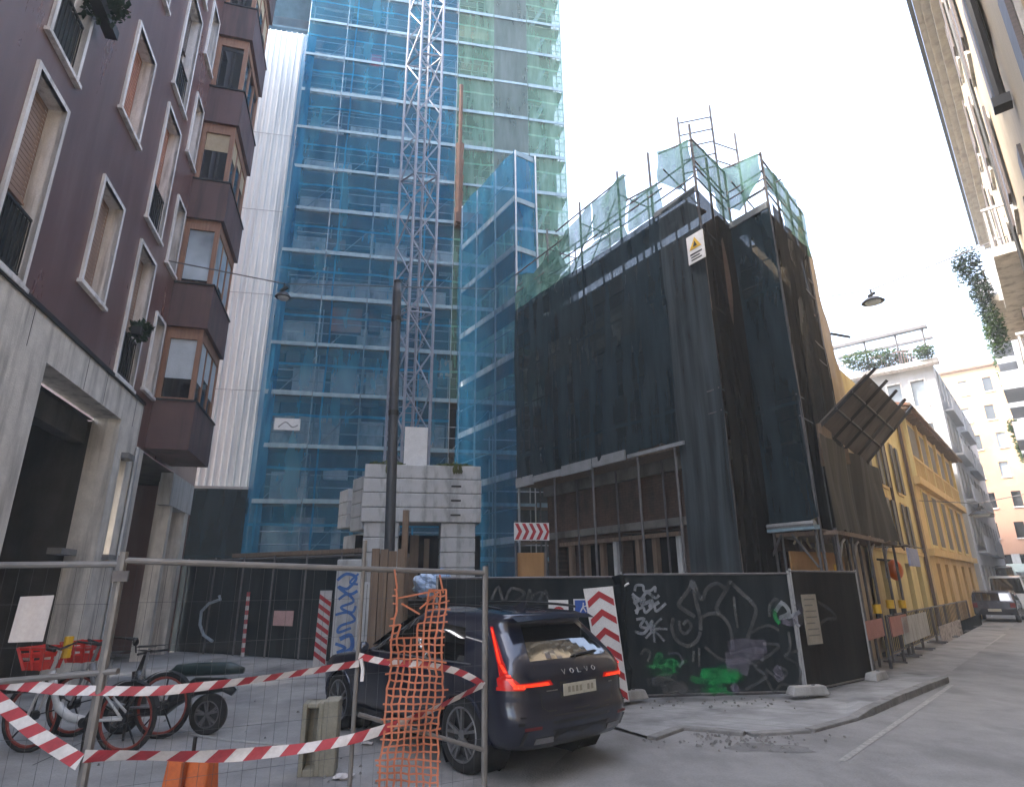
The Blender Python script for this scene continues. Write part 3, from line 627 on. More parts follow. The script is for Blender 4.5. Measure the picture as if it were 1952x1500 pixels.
# nets
sheet(AF, .02, 6.75, 4.98, 10.9, .05, .05, 2.2, seed=21, edge=.25).build('net', darknet, sa)
sheet(AF, 6.7, 7.97, .9, 10.9, .07, .08, 3.5, seed=22).build('net', netmat('dark_net_fold', (.02, .028, .034), (.06, .075, .086), .9, .98, sc=(5, 5, .25), trans=.2), sa)
bnet = netmat('dark_brown_net', (.012, .0125, .013), (.027, .027, .028), .9, .99, trans=.2)
sheet(BF, 0, 1.97, .9, 10.9, .03, .06, 2.5, seed=23).build('net', bnet, sa)
sheet(CF, 0, 1.15, 3.15, 10.75, .03, .07, 3.5, seed=24, edge=.1).build('net', darknet, sa)
sheet(DF, 0, 3.4, 3.0, 10.85, .02, .1, 2.0, seed=25).build('net', brownnet, sa)
sheet(DF, .9, 1.7, 5.0, 10.4, .10, .1, 3.0, seed=26).build('net', netmat('torn_net', (.1, .1, .1), (.2, .19, .17), .3, .9, sc=(2, 2, .2)), sa)
# pale patches over the net, painted for light through the top storey openings
for (a, b) in ((.7, 1.75), (2.0, 3.5), (3.7, 4.6), (4.8, 5.7)):
    z = 8.0; m = MB(); m.quad(AF.p(a, .13, z), AF.p(b, .13, z+.0), AF.p(b, .13, z+.95), AF.p(a, .13, z+.95)); m.build('net_light_patch', netmat('net_light', (.06, .075, .08), (.12, .15, .155), .1, .4, sc=(2, 2, .6), trans=.5), sa)
# roof edge mesh, irregular pieces with sky between
def mesh_piece(fr, poly, n=.02):
    pts = [fr.p(s, n, z) for s, z in poly]; mm = MB(); mm.add(pts, [tuple(range(len(pts)))]); return mm
for fr, poly in ((AF, [(0, 10.9), (2.2, 10.9), (3.0, 11.2), (2.4, 12.2), (1.2, 11.8), (.1, 12.3)]), (AF, [(4.17, 11.48), (5.56, 11.27), (5.66, 12.83), (4.24, 12.72)]),
                 (AF, [(2.5, 10.9), (5.6, 10.9), (5.5, 11.25), (4.2, 11.45), (3.1, 11.2)]), (AF, [(5.65, 10.95), (6.88, 10.95), (6.85, 11.78), (5.7, 11.97)]), (AF, [(2.5, 11.9), (3.6, 11.5), (4.15, 11.7), (4.2, 12.7), (2.9, 12.5)]),
                 (AF, [(6.89, 11.75), (7.4, 11.25), (7.92, 11.4), (7.92, 12.35), (6.95, 12.64)]),
                 (BF, [(.02, 11.5), (.6, 11.15), (1.2, 11.3), (1.93, 11.5), (1.93, 12.5), (.02, 12.4)]), (BF, [(.9, 10.9), (1.9, 10.9), (1.9, 11.5), (1.1, 11.3)]),
                 (CF, [(.02, 12.6), (.02, 11.4), (.35, 11.1), (.7, 11.25), (1.1, 11.7), (1.1, 12.35)]), (DF, [(.02, 12.2), (.1, 11.5), (.9, 11.2), (1.3, 10.75), (3.38, 10.75), (3.38, 12.2), (2.6, 12.3), (1.1, 12.15)])):
    z0 = min(q[1] for q in poly); g = MB(); cx = sum(q[0] for q in poly)/len(poly); cz = sum(q[1] for q in poly)/len(poly); N = 24; M_ = 7
    ring = []
    for i in range(len(poly)):
        (a_, b_), (c_, d_) = poly[i], poly[(i+1) % len(poly)]
        for k_ in range(6): t = k_/6; ring.append((a_+(c_-a_)*t, b_+(d_-b_)*t))
    R_ = len(ring); vs = [fr.p(cx, .02, cz)]
    for j in range(1, M_+1):
        for (s_, z_) in ring:
            s1 = cx+(s_-cx)*j/M_; z1 = cz+(z_-cz)*j/M_; vs.append(fr.p(s1, .03+.12*noise.noise(Vector((s1*1.8, z1*1.2, 5)))+.05*noise.noise(Vector((s1*5, z1*2, 2))), z1))
    fs = [(0, 1+i, 1+(i+1) % R_) for i in range(R_)]
    for j in range(M_-1): fs += [(1+j*R_+i, 1+(j+1)*R_+i, 1+(j+1)*R_+(i+1) % R_, 1+j*R_+(i+1) % R_) for i in range(R_)]
    g.add(vs, fs); g.build('roof_net', meshgreen, sa)
def railpiece(p, q, r=.024): MB().tube(p, q, r, 5).build('roof_rail', galvdk, sa)
railpiece(AF.p(0, 0, 12.3), AF.p(3.0, 0, 12.3)); railpiece(AF.p(2.4, 0, 12.75), AF.p(5.66, 0, 12.8)); railpiece(AF.p(6.9, 0, 12.66), AF.p(7.95, 0, 12.35)); railpiece(AF.p(0, 0, 11.6), AF.p(6.9, 0, 11.6)); railpiece(AF.p(5.6, 0, 12.0), AF.p(6.9, 0, 11.8))
for (fr, a_, b_, z_, y_) in ((BF, 0, 1.95, 12.38, 12.55), (CF, 0, 1.13, 12.62, 12.33), (DF, 0, 3.4, 12.2, 12.25)): railpiece(fr.p(a_, 0, z_), fr.p(b_, 0, y_)); railpiece(fr.p(a_, 0, 11.6), fr.p(b_, 0, 11.6), .02); railpiece(fr.p(a_, -.8, 11.9), fr.p(b_, -.8, 11.9), .02)
for s_ in (.6, 1.6, 3.0, 3.9): railpiece(AF.p(s_, -.1, 10.9), AF.p(s_+1.2, -.1, 12.4), .018)
for s_ in (1.9, 3.6, 5.3): railpiece(AF.p(s_, 0, 12.4), AF.p(s_, -1.2, 12.4), .02); railpiece(AF.p(s_, -1.2, 10.3), AF.p(s_, -1.2, 12.9), .024)
# ladder frame sticking up above the roof
lf = thing('ladder_frame', 'bare tube ladder frame rising above the roof mesh against the sky', 'scaffold frame', BF.p(.8, -1, 10.4))
q = [at(1291, 225, 13.9), at(1352, 202, 14.2), at(1400, 255, 14.6)]
m = MB()
for v in q: m.tube((v.x, v.y, 10.4), v, .03)
m.build('upright', galvdk, lf)
m = MB()
for k_ in range(5): dz = -.25-.42*k_; m.tube(q[0]+Vector((0, 0, dz+.05)), q[1]+Vector((0, 0, dz-.15)), .02, 5)
m.tube(q[1]+Vector((0, 0, -1.3)), q[2]+Vector((0, 0, -.6)), .018, 5); m.tube(q[1]+Vector((0, 0, -1.9)), q[2]+Vector((0, 0, -1.2)), .018, 5)
m.build('rung', galvdk, lf)
# warning notice on the net
s_, z_ = AF.hit(1327, 472, .2)
ws = thing('warning_sign', 'white notice with yellow warning triangle high on the dark net', 'sign', AF.p(s_, .2, z_))
MB().box(AF, s_-.24, s_+.24, .2, .22, z_-.36, z_+.36).build('board', white, ws)
MB().prism([AF.p(s_-.17, .225, z_-.02), AF.p(s_+.17, .225, z_-.02), AF.p(s_, .225, z_+.27)], AF.n*.006).build('triangle', yellowm, ws)
m = MB(); m.prism([AF.p(s_-.06, .235, z_+.03), AF.p(s_+.06, .235, z_+.03), AF.p(s_, .235, z_+.17)], AF.n*.003); m.box(AF, s_-.15, s_+.15, .222, .226, z_-.3, z_-.27); m.box(AF, s_-.15, s_+.1, .222, .226, z_-.23, z_-.2); m.box(AF, s_-.17, s_+.17, .222, .226, z_-.16, z_-.12); m.build('symbol', dkmetal, ws)
# chevron arrow board on the scaffold foot
def chevrons(fr, s0, s1, z0, z1, n, cnt, name_parent, horizontal=True, w=.5):
    m = MB(); st = (s1-s0)/cnt if horizontal else (z1-z0)/cnt
    for i in range(cnt):
        if horizontal:
            a = s0+st*i+.1*st; zm = (z0+z1)/2; o = st*.55; k = st*w
            m.quad(fr.p(a, n, z0+.02), fr.p(a+k, n, z0+.02), fr.p(min(a+k+o, s1), n, zm), fr.p(min(a+o, s1-.01), n, zm)); m.quad(fr.p(min(a+o, s1-.01), n, zm), fr.p(min(a+k+o, s1), n, zm), fr.p(a+k, n, z1-.02), fr.p(a, n, z1-.02))
        else:
            a = z0+st*i+.05*st; sm = (s0+s1)/2; o = st*.62; k = st*w
            m.quad(fr.p(s0+.02, n, a), fr.p(sm, n, min(a+o, z1)), fr.p(sm, n, min(a+o+k, z1)), fr.p(s0+.02, n, a+k)); m.quad(fr.p(sm, n, min(a+o, z1)), fr.p(s1-.02, n, a), fr.p(s1-.02, n, a+k), fr.p(sm, n, min(a+o+k, z1)))
    return m.build('chevrons', redm, name_parent)
ar = at(980, 1013, 16.8); AR = Fr(ar.x, ar.y, 80)
cs = thing('chevron_sign', 'small horizontal red and white chevron sign on the foot of the netted scaffold', 'sign', ar)
MB().box(AR, 0, .98, -.02, 0, ar.z-.23, ar.z+.24).build('board', white, cs)
chevrons(AR, .0, .98, ar.z-.23, ar.z+.24, .006, 5, cs)
MB().tube(AR.p(.05, -.06, 0), AR.p(.05, -.06, ar.z+.3), .03).tube(AR.p(.9, -.06, 0), AR.p(.9, -.06, ar.z+.3), .03).build('post', galvdk, cs)
oc = at(1012, 1085, 17.2)
pc = thing('plywood_crate', 'orange brown plywood box behind the hoarding beside the chevron sign', 'crate', (oc.x, oc.y, 0))
m = MB(); m.xbox(oc.x-.42, oc.x+.42, oc.y, oc.y+.8, .3, 2.75); m.build('panel', ply, pc, bevel=.01)
m = MB(); 
for dx in (-.42, .36): m.xbox(oc.x+dx, oc.x+dx+.06, oc.y-.03, oc.y, .3, 2.75)
m.xbox(oc.x-.36, oc.x+.36, oc.y-.03, oc.y, 2.0, 2.07); m.build('batten', timber, pc)
# shutter fan (debris fan) and covered walkway on the street side
fan = thing('debris_fan', 'slanted grey debris fan of boards sticking out over the street from the netted building', 'debris fan', DF.p(3, 0, 5))
I0 = DF.p(.75, .12, 5.35); I1 = DF.p(5.0, .12, 5.05); O0 = DF.p(1.3, 1.15, 6.45); O1 = DF.p(6.1, 1.15, 6.5)
fanm = mat('fan_boards', (.105, .085, .072), (.07, .058, .05), 1.5, .8, stain=(.05, .042, .036))
nn = (I1-I0).cross(O0-I0).normalized()*.03
for k_ in range(7):
    u0, u1 = k_/7, (k_+.97)/7
    a = I0.lerp(I1, u0); b = I0.lerp(I1, u1); c = O0.lerp(O1, u1); d = O0.lerp(O1, u0)
    MB().hexa([a, b, c, d, a+nn, b+nn, c+nn, d+nn]).build('board', fanm, fan)
m = MB()
dn_ = -nn*1.6 if nn.z > 0 else nn*1.6
for u in (0.02, .28, .52, .76, .98):
    a = I0.lerp(I1, u); b = O0.lerp(O1, u); m.beam(a+dn_-(b-a)*.05, b+dn_+(b-a)*.14, .07, .07)
for v in (.33, .66): m.beam(I0.lerp(O0, v)+dn_, I1.lerp(O1, v)+dn_, .05, .05)
m.build('rafter', dkmetal, fan)
m = MB(); m.beam(I0, DF.p(.9, .05, 4.4), .07, .07); m.beam(I1, DF.p(4.9, .05, 4.3), .07, .07); m.beam(I0.lerp(I1, .45)-Vector((0, 0, .18)), I0.lerp(I1, .45)-Vector((0, 0, .55)), .3, .1); m.beam(I0-Vector((0, 0, .15)), I0.lerp(I1, .2)-Vector((0, 0, .15)), .1, .3); m.build('strut', timber, fan)
wk = thing('covered_walkway', 'brown netted covered walkway on tube legs beside the yellow building', 'scaffold', DF.p(3.5, .2, 0))
sheet(DF, .1, 6.2, 2.95, 5.0, .25, .1, 1.6, seed=31, edge=.15).build('net', mat('sacking', (.036, .031, .025), (.02, .018, .015), 1.2, .95, stretch=(2, 2, .4), stain=(.06, .055, .04), stain_sc=(.6, .6, .1)), wk)
EF = Fr(DF.p(.35, 0, 0).x, DF.p(.35, 0, 0).y, 131.3)
MB().box(DF, .3, 6.25, -1.0, .28, 2.86, 2.95).build('deck', timber, wk)
m = MB()
for s_ in (.4, 1.6, 3.2, 4.8, 6.1): m.tube(DF.p(s_, .2, 0), DF.p(s_, .2, 3.0), .035); m.tube(DF.p(s_, -.9, 0), DF.p(s_, -.9, 3.0), .03)
m.build('standard', galvdk, wk)
m = MB()
for s_ in (.4, 1.6, 3.2, 4.8): m.path([DF.p(s_+.1, .15, 2.0), DF.p(s_+.25, .15, 2.45), DF.p(s_+.55, .15, 2.72), DF.p(s_+.8, .15, 2.8)], .03, 6)
m.build('brace', galv, wk)
m = MB(); m.tube(CF.p(-.3, .25, 3.06), CF.p(1.2, .25, 3.06), .07, 8); m.build('deck_tube', galv, wk)
m = MB(); m.box(CF, -.35, 1.2, .1, .3, 2.95, 3.04); m.build('toe_board', toe, wk); 
m = MB(); m.tube(CF.p(-.2, .1, 3.0), CF.p(-.2, .1, 0), .03); m.tube(CF.p(1.1, .1, 3), CF.p(1.1, .1, 0), .03); m.tube(CF.p(-.15, .1, 2.2), CF.p(.3, .1, 2.9), .025); m.tube(CF.p(1.05, .1, 2.2), CF.p(.55, .1, 2.9), .025); m.build('brace', galvdk, wk)
bx = at(1510, 1085, 13.4); bq = at(1612, 1085, 14.6)
PF = Fr(bx.x, bx.y, math.degrees(math.atan2(bq.x-bx.x, bq.y-bx.y)))
pb = thing('plywood_hoarding', 'orange plywood panel with a small yellow notice behind the hoarding', 'panel', PF.p(.6, 0, 0))
ln = (bq-bx).to_2d().length
MB().box(PF, 0, ln, -.03, 0, .1, bx.z+.38).build('sheet', ply, pb)
PFc = Fr(bx.x, bx.y, math.degrees(PF.az), 1)
m = MB(); m.box(PF, ln*.77, ln*.93, .001, .012, bx.z-.14, bx.z+.12); m.build('notice', yellowm, pb)
m = MB(); m.prism([PF.p(ln*.79, .016, bx.z-.02), PF.p(ln*.91, .016, bx.z-.02), PF.p(ln*.85, .016, bx.z+.1)], PF.n*.004); m.build('mark', redm, pb)
# tied rope ends and rags on the walkway edge
rg = thing('rag', 'frayed pale rags and rope ends hanging along the edge above the plywood panel', 'rags', PF.p(.5, .1, 2.6))
m = MB()
for i in range(12):
    s_ = rnd(-.1, 2.4); a = PF.p(s_, .02+rnd(-.1, .1), bx.z+rnd(.4, .8)); m.path([a, a+Vector((rnd(-.06, .06), 0, -.1)), a+Vector((rnd(-.15, .15), 0, -.2-rnd(0, .1)))], rnd(.012, .03), 4)
m.build('cloth', mat('rag', (.36, .3, .2), (.2, .16, .11), 4, .9), rg)
# beige plastic sheeted neighbour
bg = thing('sheeted_building', 'building wrapped in tattered beige sheeting just behind the dark corner building', 'building', DF.p(4.5, -.4, 0))
prof = [(3.3, 3.0), (3.3, 12.3), (4.0, 12.25), (4.15, 11.6), (4.5, 11.2), (4.55, 10.2), (4.85, 9.5), (4.95, 8.6), (5.2, 7.9), (5.35, 6.6), (5.6, 5.4), (5.7, 3.0)]
m = MB()
zs = [3+.35*i for i in range(27)]
def rightedge(z):
    for (a, b), (c, d) in zip(prof[2:], prof[3:]):
        if d <= z <= b: return c+(a-c)*(z-d)/(b-d)
    return 4.0
m.grid(10, 26, lambda u, v: (lambda z: DF.p(3.3+(rightedge(z)-3.3)*u, -.15+noise.noise(Vector((u*4, z*.8, 1.7)))*.12, z))(3+9.25*v)); m.build('sheet', beigesheet, bg)
m = MB(); m.prism([DF.p(s, -.4, z) for s, z in [(3.5, 0), (3.5, 11.9), (3.9, 11.9), (4.6, 8.9), (5.0, 7), (5.4, 5.2), (5.4, 0)]], DF.n*-5); m.build('wall', cream, bg)
m = MB(); m.tube(DF.p(4.75, -.1, 8.9), DF.p(5.15, .3, 8.8), .04); m.build('bracket', dkmetal, bg)

# ================================================================ yellow house on the street
yellow = mat('yellow_render', (.6, .5, .24), (.52, .43, .2), 1.0, .85, stain=(.42, .29, .13), stain_sc=(.5, .5, .12)); ochre = mat('ochre_render', (.53, .38, .17), (.45, .31, .135), 1.2, .85, stain=(.58, .42, .24), stain_sc=(.8, .8, .12))
shg = mat('louvre_shutter', (.095, .085, .075), (.06, .055, .05), 2, .6, stretch=(1, 1, 30)); tile = mat('roof_tile', (.25, .12, .07), (.17, .08, .05), 3, .85)
yh = thing('yellow_house', 'yellow rendered house with louvred shutters and tiled overhanging roof along the street', 'building', DF.p(15, -2, 0), ALT(DF))
hs = []
YC = [7.3, 9.8, 12.4]
for s_ in YC:
    for z0, z1 in ((3.05, 4.55), (5.0, 6.75)): hs.append((s_-.45, s_+.45, z0, z1))
YO = [16.4, 18.7, 21.3, 24.1, 27.0]
ho = []
for s_ in YO:
    ho.append((s_-.6, s_+.6, 3.3, 5.4)); ho.append((s_-.85, s_+.85, 6.0, 8.2))
arch = [(6.9, 7.7, .1, 2.5), (8.6, 9.5, .1, 2.5), (10.6, 11.5, .1, 2.5), (12.6, 13.6, .1, 2.5)]
MB().wall(DF, 5.6, 14.6, 0, 8.25, hs+arch, -.35, .3).box(DF, 5.6, 29.5, -6, -.7, 0, 8.2).build('wall', yellow, yh)
MB().wall(DF, 14.6, 29.5, 0, 8.55, ho+[(s_-.5, s_+.5, .1, 2.6) for s_ in YO], -.15, .35).quad(DF.p(14.6, -.15, 0), DF.p(14.6, -.4, 0), DF.p(14.6, -.4, 8.55), DF.p(14.6, -.15, 8.55)).build('wall', ochre, yh)
for (a, b, c, d) in hs+ho:
    n = -.35 if a < 14.5 else -.15
    w = MB().ring(DF, a-.08, b+.08, c-.1, d+.08, .1, n, n+.05).build('window', ochre if a < 14.5 else yellow, yh)
    m = MB()
    for (x0, x1) in ((a-.22, a+.2), (b-.2, b+.22)) if a < 14.5 else ((a+.03, (a+b)/2-.01), ((a+b)/2+.01, b-.03)):
        nn_ = n+.05 if a < 14.5 else n+.02
        m.box(DF, x0, x1, nn_, nn_+.04, c, d)
    m.build('shutter_leaf', shg, w)
    MB().quad(DF.p(a, n-.25, c), DF.p(b, n-.25, c), DF.p(b, n-.25, d), DF.p(a, n-.25, d)).build('pane', gl_dark, w)
for (a, b, c, d) in arch+[(s_-.5, s_+.5, .1, 2.6) for s_ in YO]:
    n = -.35 if a < 14.5 else -.15
    m = MB(); m.quad(DF.p(a, n-.28, c), DF.p(b, n-.28, c), DF.p(b, n-.28, d), DF.p(a, n-.28, d)); m.box(DF, a, a+.08, n-.27, n-.2, c, d); m.box(DF, (a+b)/2-.03, (a+b)/2+.03, n-.27, n-.2, c, d); m.build('door', shg, yh)
m = MB(); m.box(DF, 14.6, 29.5, -.14, .05, 2.85, 3.1); m.box(DF, 14.6, 29.5, -.14, .08, 5.6, 5.9); m.box(DF, 5.6, 14.6, -.34, -.28, 2.8, 2.95)
m.build('string_course', ochre, yh)
m = MB()
for s_ in (14.8, 17.5, 20.0, 22.7, 25.5, 28.6): m.box(DF, s_-.12, s_+.12, -.14, -.02, 5.9, 8.5)
m.build('pilaster', yellow, yh)
m = MB()
for i in range(62): m.box(DF, 15.1+i*.22, 15.18+i*.22, -.1, -.04, 5.9, 6.7)
m.box(DF, 15.0, 29, -.1, -.02, 6.7, 6.8); m.build('balustrade', ochre, yh)
rf = MB(); e0 = .32
rf.hexa([DF.p(13.6, e0, 8.55), DF.p(29.9, e0, 8.55), DF.p(29.9, -3.2, 9.4), DF.p(13.6, -3.2, 9.4), DF.p(13.6, e0, 8.65), DF.p(29.9, e0, 8.65), DF.p(29.9, -3.2, 9.52), DF.p(13.6, -3.2, 9.52)])
ro = rf.build('roof', tile, yh)
m = MB()
for i in range(33): m.box(DF, 13.7+i*.48, 13.8+i*.48, -.1, e0-.05, 8.44, 8.545)
m.box(DF, 13.6, 29.9, e0, e0+.08, 8.53, 8.64); m.build('eave', timber, ro)
m = MB(); m.path([DF.p(10.5, -.28, 2.9), DF.p(10.5, -.28, 8.2)], .05, 6); m.path([DF.p(14.45, -.25, 0), DF.p(14.45, -.25, 8.2)], .06, 6); m.build('downpipe', rusty, yh)

# ================================================================ grey white block further along with roof garden
gw_m = mat('grey_white_render', (.42, .44, .48), (.35, .37, .41), .8, .8, stain=(.33, .34, .37), stain_sc=(.5, .5, .1))
gw = thing('apartment_block', 'grey white apartment block with balconies and a planted roof terrace behind the yellow house', 'building', DF.p(34, -4, 0), ALT(DF))
QF = Fr(DF.p(30.5, 0, 0).x, DF.p(30.5, 0, 0).y, 131.3, -1)
QF.n = -DF.d; QF.d = DF.n       # faces back towards us; s runs out into the street
fh = []
for z in (9.6, 12.4):
    for s_ in (-3.6, -2.3, -1.0): fh.append((s_-.4, s_+.4, z, z+1.7))
MB().wall(QF, -9, .0, 0, 15.0, fh, 0, .25).box(DF, 30.9, 52, -9, -.4, 0, 14.9).build('wall', gw_m, gw)
sh_ = [(31.6+2.2*i, 32.7+2.2*i, 1+3*k_, 2.8+3*k_) for i in range(9) for k_ in range(5)]
MB().wall(DF, 30.5, 52, 0, 15.0, sh_, 0, .25).build('wall', gw_m, gw)
for (a, b, c, d) in fh:
    w = MB().ring(QF, a-.06, b+.06, c-.06, d+.06, .09, .0, .04).build('window', whitestone, gw)
    MB().quad(QF.p(a, -.2, c), QF.p(b, -.2, c), QF.p(b, -.2, d), QF.p(a, -.2, d)).build('pane', gl_pale if random.random() < .5 else gl_dark, w)
for (a, b, c, d) in sh_:
    MB().ring(DF, a, b, c, d, .07, -.22, -.16).quad(DF.p(a, -.23, c), DF.p(b, -.23, c), DF.p(b, -.23, d), DF.p(a, -.23, d)).build('window', gl_dark, gw)
for z in (3.6, 6.6, 9.4, 12.2):
    for (a, b) in ((31.5, 37), (39, 45)):
        b_ = MB().box(DF, a, b, .001, .45, z-.12, z).build('balcony', gw_m, gw); MB().box(DF, a, b, .41, .445, z, z+.9).build('parapet', gw_m, b_)
MB().box(QF, -5.5, .4, .001, .7, 14.85, 15.15).build('cornice', whitestone, gw)
m = MB()
for s_ in (-5.4, -3.4, -1.6, -.1): m.tube(QF.p(s_, .3, 15.1), QF.p(s_, .3, 17.3), .07)
m.box(QF, -5.6, .2, .1, .5, 17.3, 17.48); m.box(QF, -5.6, .2, -2.2, -1.9, 17.3, 17.45); m.build('pergola', galvdk, gw)
m = MB()
for i in range(40): m.box(QF, -5.4+.14*i, -5.37+.14*i, .55, .58, 15.15, 16.0)
m.box(QF, -5.4, .3, .53, .6, 16.0, 16.05); m.build('railing', mat('red_railing', (.2, .12, .11), (.14, .09, .085), 3, .7), gw)
pl = plant('roof_garden_plants', QF.p(-2.7, .0, 15.9), (2.8, 1.2, .75), 1500, leaf, 'row of shrubs growing on the roof terrace under the pergola', 'shrubs', sz=.16)
pl2 = plant('terrace_shrub', QF.p(-4.4, 1.2, 12.4), (1.2, .8, 1.3), 1400, leaf2, 'dark shrub growing above the debris fan in front of the grey white block', 'shrub', sz=.15)
pl3 = plant('climbing_plant', QF.p(-.2, .9, 15.6), (.6, .6, .5), 400, leaf, 'small bush on the outer corner of the roof terrace', 'shrub', sz=.13)
# ================================================================ orange block at the end of the street
org = mat('salmon_render', (.46, .27, .19), (.4, .235, .165), .3, .85); orc = mat('cream_render', (.44, .28, .155), (.39, .245, .13), .3, .85, stain=(.47, .32, .2), stain_sc=(.12, .12, .08))
ob = thing('orange_block', 'orange and cream apartment block closing the far end of the street', 'building', DF.p(64, 0, 0), ALT(DF))
OF = Fr(nR.x*.0+DF.d.x*72, DF.d.y*72, 0); OF.d = DF.n.copy(); OF.n = -DF.d
oh = []
for k_ in range(6):
    for i in range(6): s_ = -4.3+i*1.9+(.35 if k_ % 2 else 0); oh.append((s_-.35, s_+.35, 5.6+2.75*k_, 7.0+2.75*k_))
MB().wall(OF, -6.3, 14, 4.2, 10.2, [h for h in oh if h[3] < 10], 0, .3).build('wall', org, ob); MB().wall(OF, -6.3, 14, 10.2, 21.8, [h for h in oh if h[2] > 10.5], 0, .3).box(OF, -6.3, 14, -10, -.5, 4.2, 21.7).build('wall', orc, ob)
for (a, b, c, d) in oh:
    w = MB().quad(OF.p(a, -.25, c), OF.p(b, -.25, c), OF.p(b, -.25, d), OF.p(a, -.25, d)).build('window', gl_pale if random.random() < .6 else gl_dark, ob)
    MB().box(OF, a-.05, b+.05, 0, .1, c-.1, c).build('sill', whitestone, w)
MB().box(OF, -6.6, 14, -10, .3, 21.8, 22.0).build('roof', tile, ob)
m = MB()
for s_ in (-6, -3.5, -1, 1.5, 4, 6.5): m.box(OF, s_, s_+.6, -.5, 0, 0, 4.2)
m.build('pillar', conc_lt, ob)
MB().quad(OF.p(-6.3, -2, 0), OF.p(14, -2, 0), OF.p(14, -2, 4.2), OF.p(-6.3, -2, 4.2)).build('shopfront', gl_dark, ob)
MB().hexa([OF.p(-5.6, 0, 3.3), OF.p(1.2, 0, 3.3), OF.p(1.2, 1.5, 2.6), OF.p(-5.6, 1.5, 2.6), OF.p(-5.6, 0, 3.36), OF.p(1.2, 0, 3.36), OF.p(1.2, 1.5, 2.66), OF.p(-5.6, 1.5, 2.66)]).build('awning', mat('awning', (.3, .36, .34), (.2, .25, .24), 2, .8), ob)
# ================================================================ right hand side of the street
rb_m = mat('beige_render', (.46, .37, .25), (.4, .32, .215), .8, .85, stain=(.38, .3, .21), stain_sc=(.7, .7, .09))
rb = thing('tenement', 'beige old tenement with dark shutters, drainpipes and deep eaves on the right edge', 'building', RF.p(15, -3, 0), ALT(RF))
RH = 21.6
rh = []
RW = [5.8, 10.6, 15.6, 21, 27, 34, 40]
for k_ in range(5):
    for s_ in RW: rh.append((s_-.5, s_+.5, 1.2+4.1*k_, 3.4+4.1*k_))
MB().wall(RF, -3, 43.5, 0, RH, rh, 0, .3).box(RF, -3, 43.5, -8, -.5, 0, RH-.1).build('wall', rb_m, rb)
for (a, b, c, d) in rh:
    if a < 3: continue
    w = MB().ring(RF, a-.1, b+.1, c-.12, d+.1, .12, 0, .05).build('window', travertine, rb)
    MB().quad(RF.p(a, -.26, c), RF.p(b, -.26, c), RF.p(b, -.26, d), RF.p(a, -.26, d)).build('pane', gl_dark, w)
    MB().box(RF, a-.52, a-.02, .055, .1, c, d).box(RF, b+.02, b+.52, .055, .1, c, d).build('shutter_leaf', shutter_dk, w)
    MB().box(RF, a-.15, b+.15, .0, .07, c-.2, c-.122).build('sill', travertine, w)
ev = MB().hexa([RF.p(-3, 0, RH), RF.p(43.5, 0, RH), RF.p(43.5, .75, RH), RF.p(-3, .75, RH), RF.p(-3, 0, RH+.25), RF.p(43.5, 0, RH+.25), RF.p(43.5, .75, RH+.12), RF.p(-3, .75, RH+.12)]).box(RF, -3, 43.5, -8, 0, RH+.01, RH+.4).build('roof', timber, rb)
m = MB(); m.box(RF, -3, 43.5, .76, .9, RH-.02, RH+.14); m.build('gutter', dkmetal, ev)
m = MB(); m.box(RF, -3, 43.5, .001, .3, RH-.9, RH-.004); m.box(RF, -3, 43.5, .301, .55, RH-.45, RH-.004); m.box(RF, -3, 43.5, .551, .74, RH-.2, RH-.004); m.build('moulding', mat('cornice_stone', (.42, .37, .3), (.32, .28, .23), 1.5, .85, stain=(.22, .19, .16), stain_sc=(.8, .8, .3)), ev)
m = MB(); s_, z_ = 9.3, 10.2; m.path([RF.p(9.4, .12, 8.1), RF.p(9.4, .12, RH)], .07, 8); m.box(RF, 9.3, 9.5, .02, .22, 8.0, 8.15); m.path([RF.p(16.4, .1, 0), RF.p(16.4, .1, RH)], .05, 6); m.build('downpipe', dkmetal, rb)
for (s0, s1, z) in ((17.4, 21.5, 9.6), (17.4, 21.5, 6.3), (26.0, 31.0, 11.6)):
    bd2_ = .55 if s0 < 20 else .9; bal = MB().box(RF, s0, s1, 0, bd2_, z-.25, z).build('balcony', travertine, rb)
    m = MB()
    for i in range(int((s1-s0)/.14)): m.box(RF, s0+.14*i, s0+.14*i+.03, bd2_-.07, bd2_-.04, z, z+1.0)
    for i in range(int(bd2_/.11)): m.box(RF, s0, s0+.03, .05+.11*i, .08+.11*i, z, z+1.0)
    m.box(RF, s0, s1, bd2_-.09, bd2_-.02, z+1, z+1.06); m.box(RF, s0-.02, s0+.05, 0, bd2_, z+1, z+1.06); m.build('railing', whitestone, bal)
for i, (s0, z, nn_, r) in enumerate(((26.1, 13.3, 1.25, (.45, .5, .5)), (26.0, 12.0, 1.05, (.36, .36, .75)), (25.9, 10.6, .95, (.32, .34, .7)))):
    plant('balcony_plant', RF.p(s0, nn_, z), r, 1500, leaf2 if i < 2 else leaf, ['bushy dark plant spilling over the balcony rail on the right, topmost of the greenery', 'dark creeper hanging in the middle below the right hand balcony', 'lighter green creeper, lowest of those hanging under the right hand balcony'][i], 'plant', .9, .075)
fb = thing('balcony_block', 'pale apartment block with stacked green balconies beyond the tenement on the right', 'building', RF.p(60, -3, 0), ALT(RF))
MB().box(RF, 46, 68, -8, .5, 0, 22).build('wall', gw_m, fb)
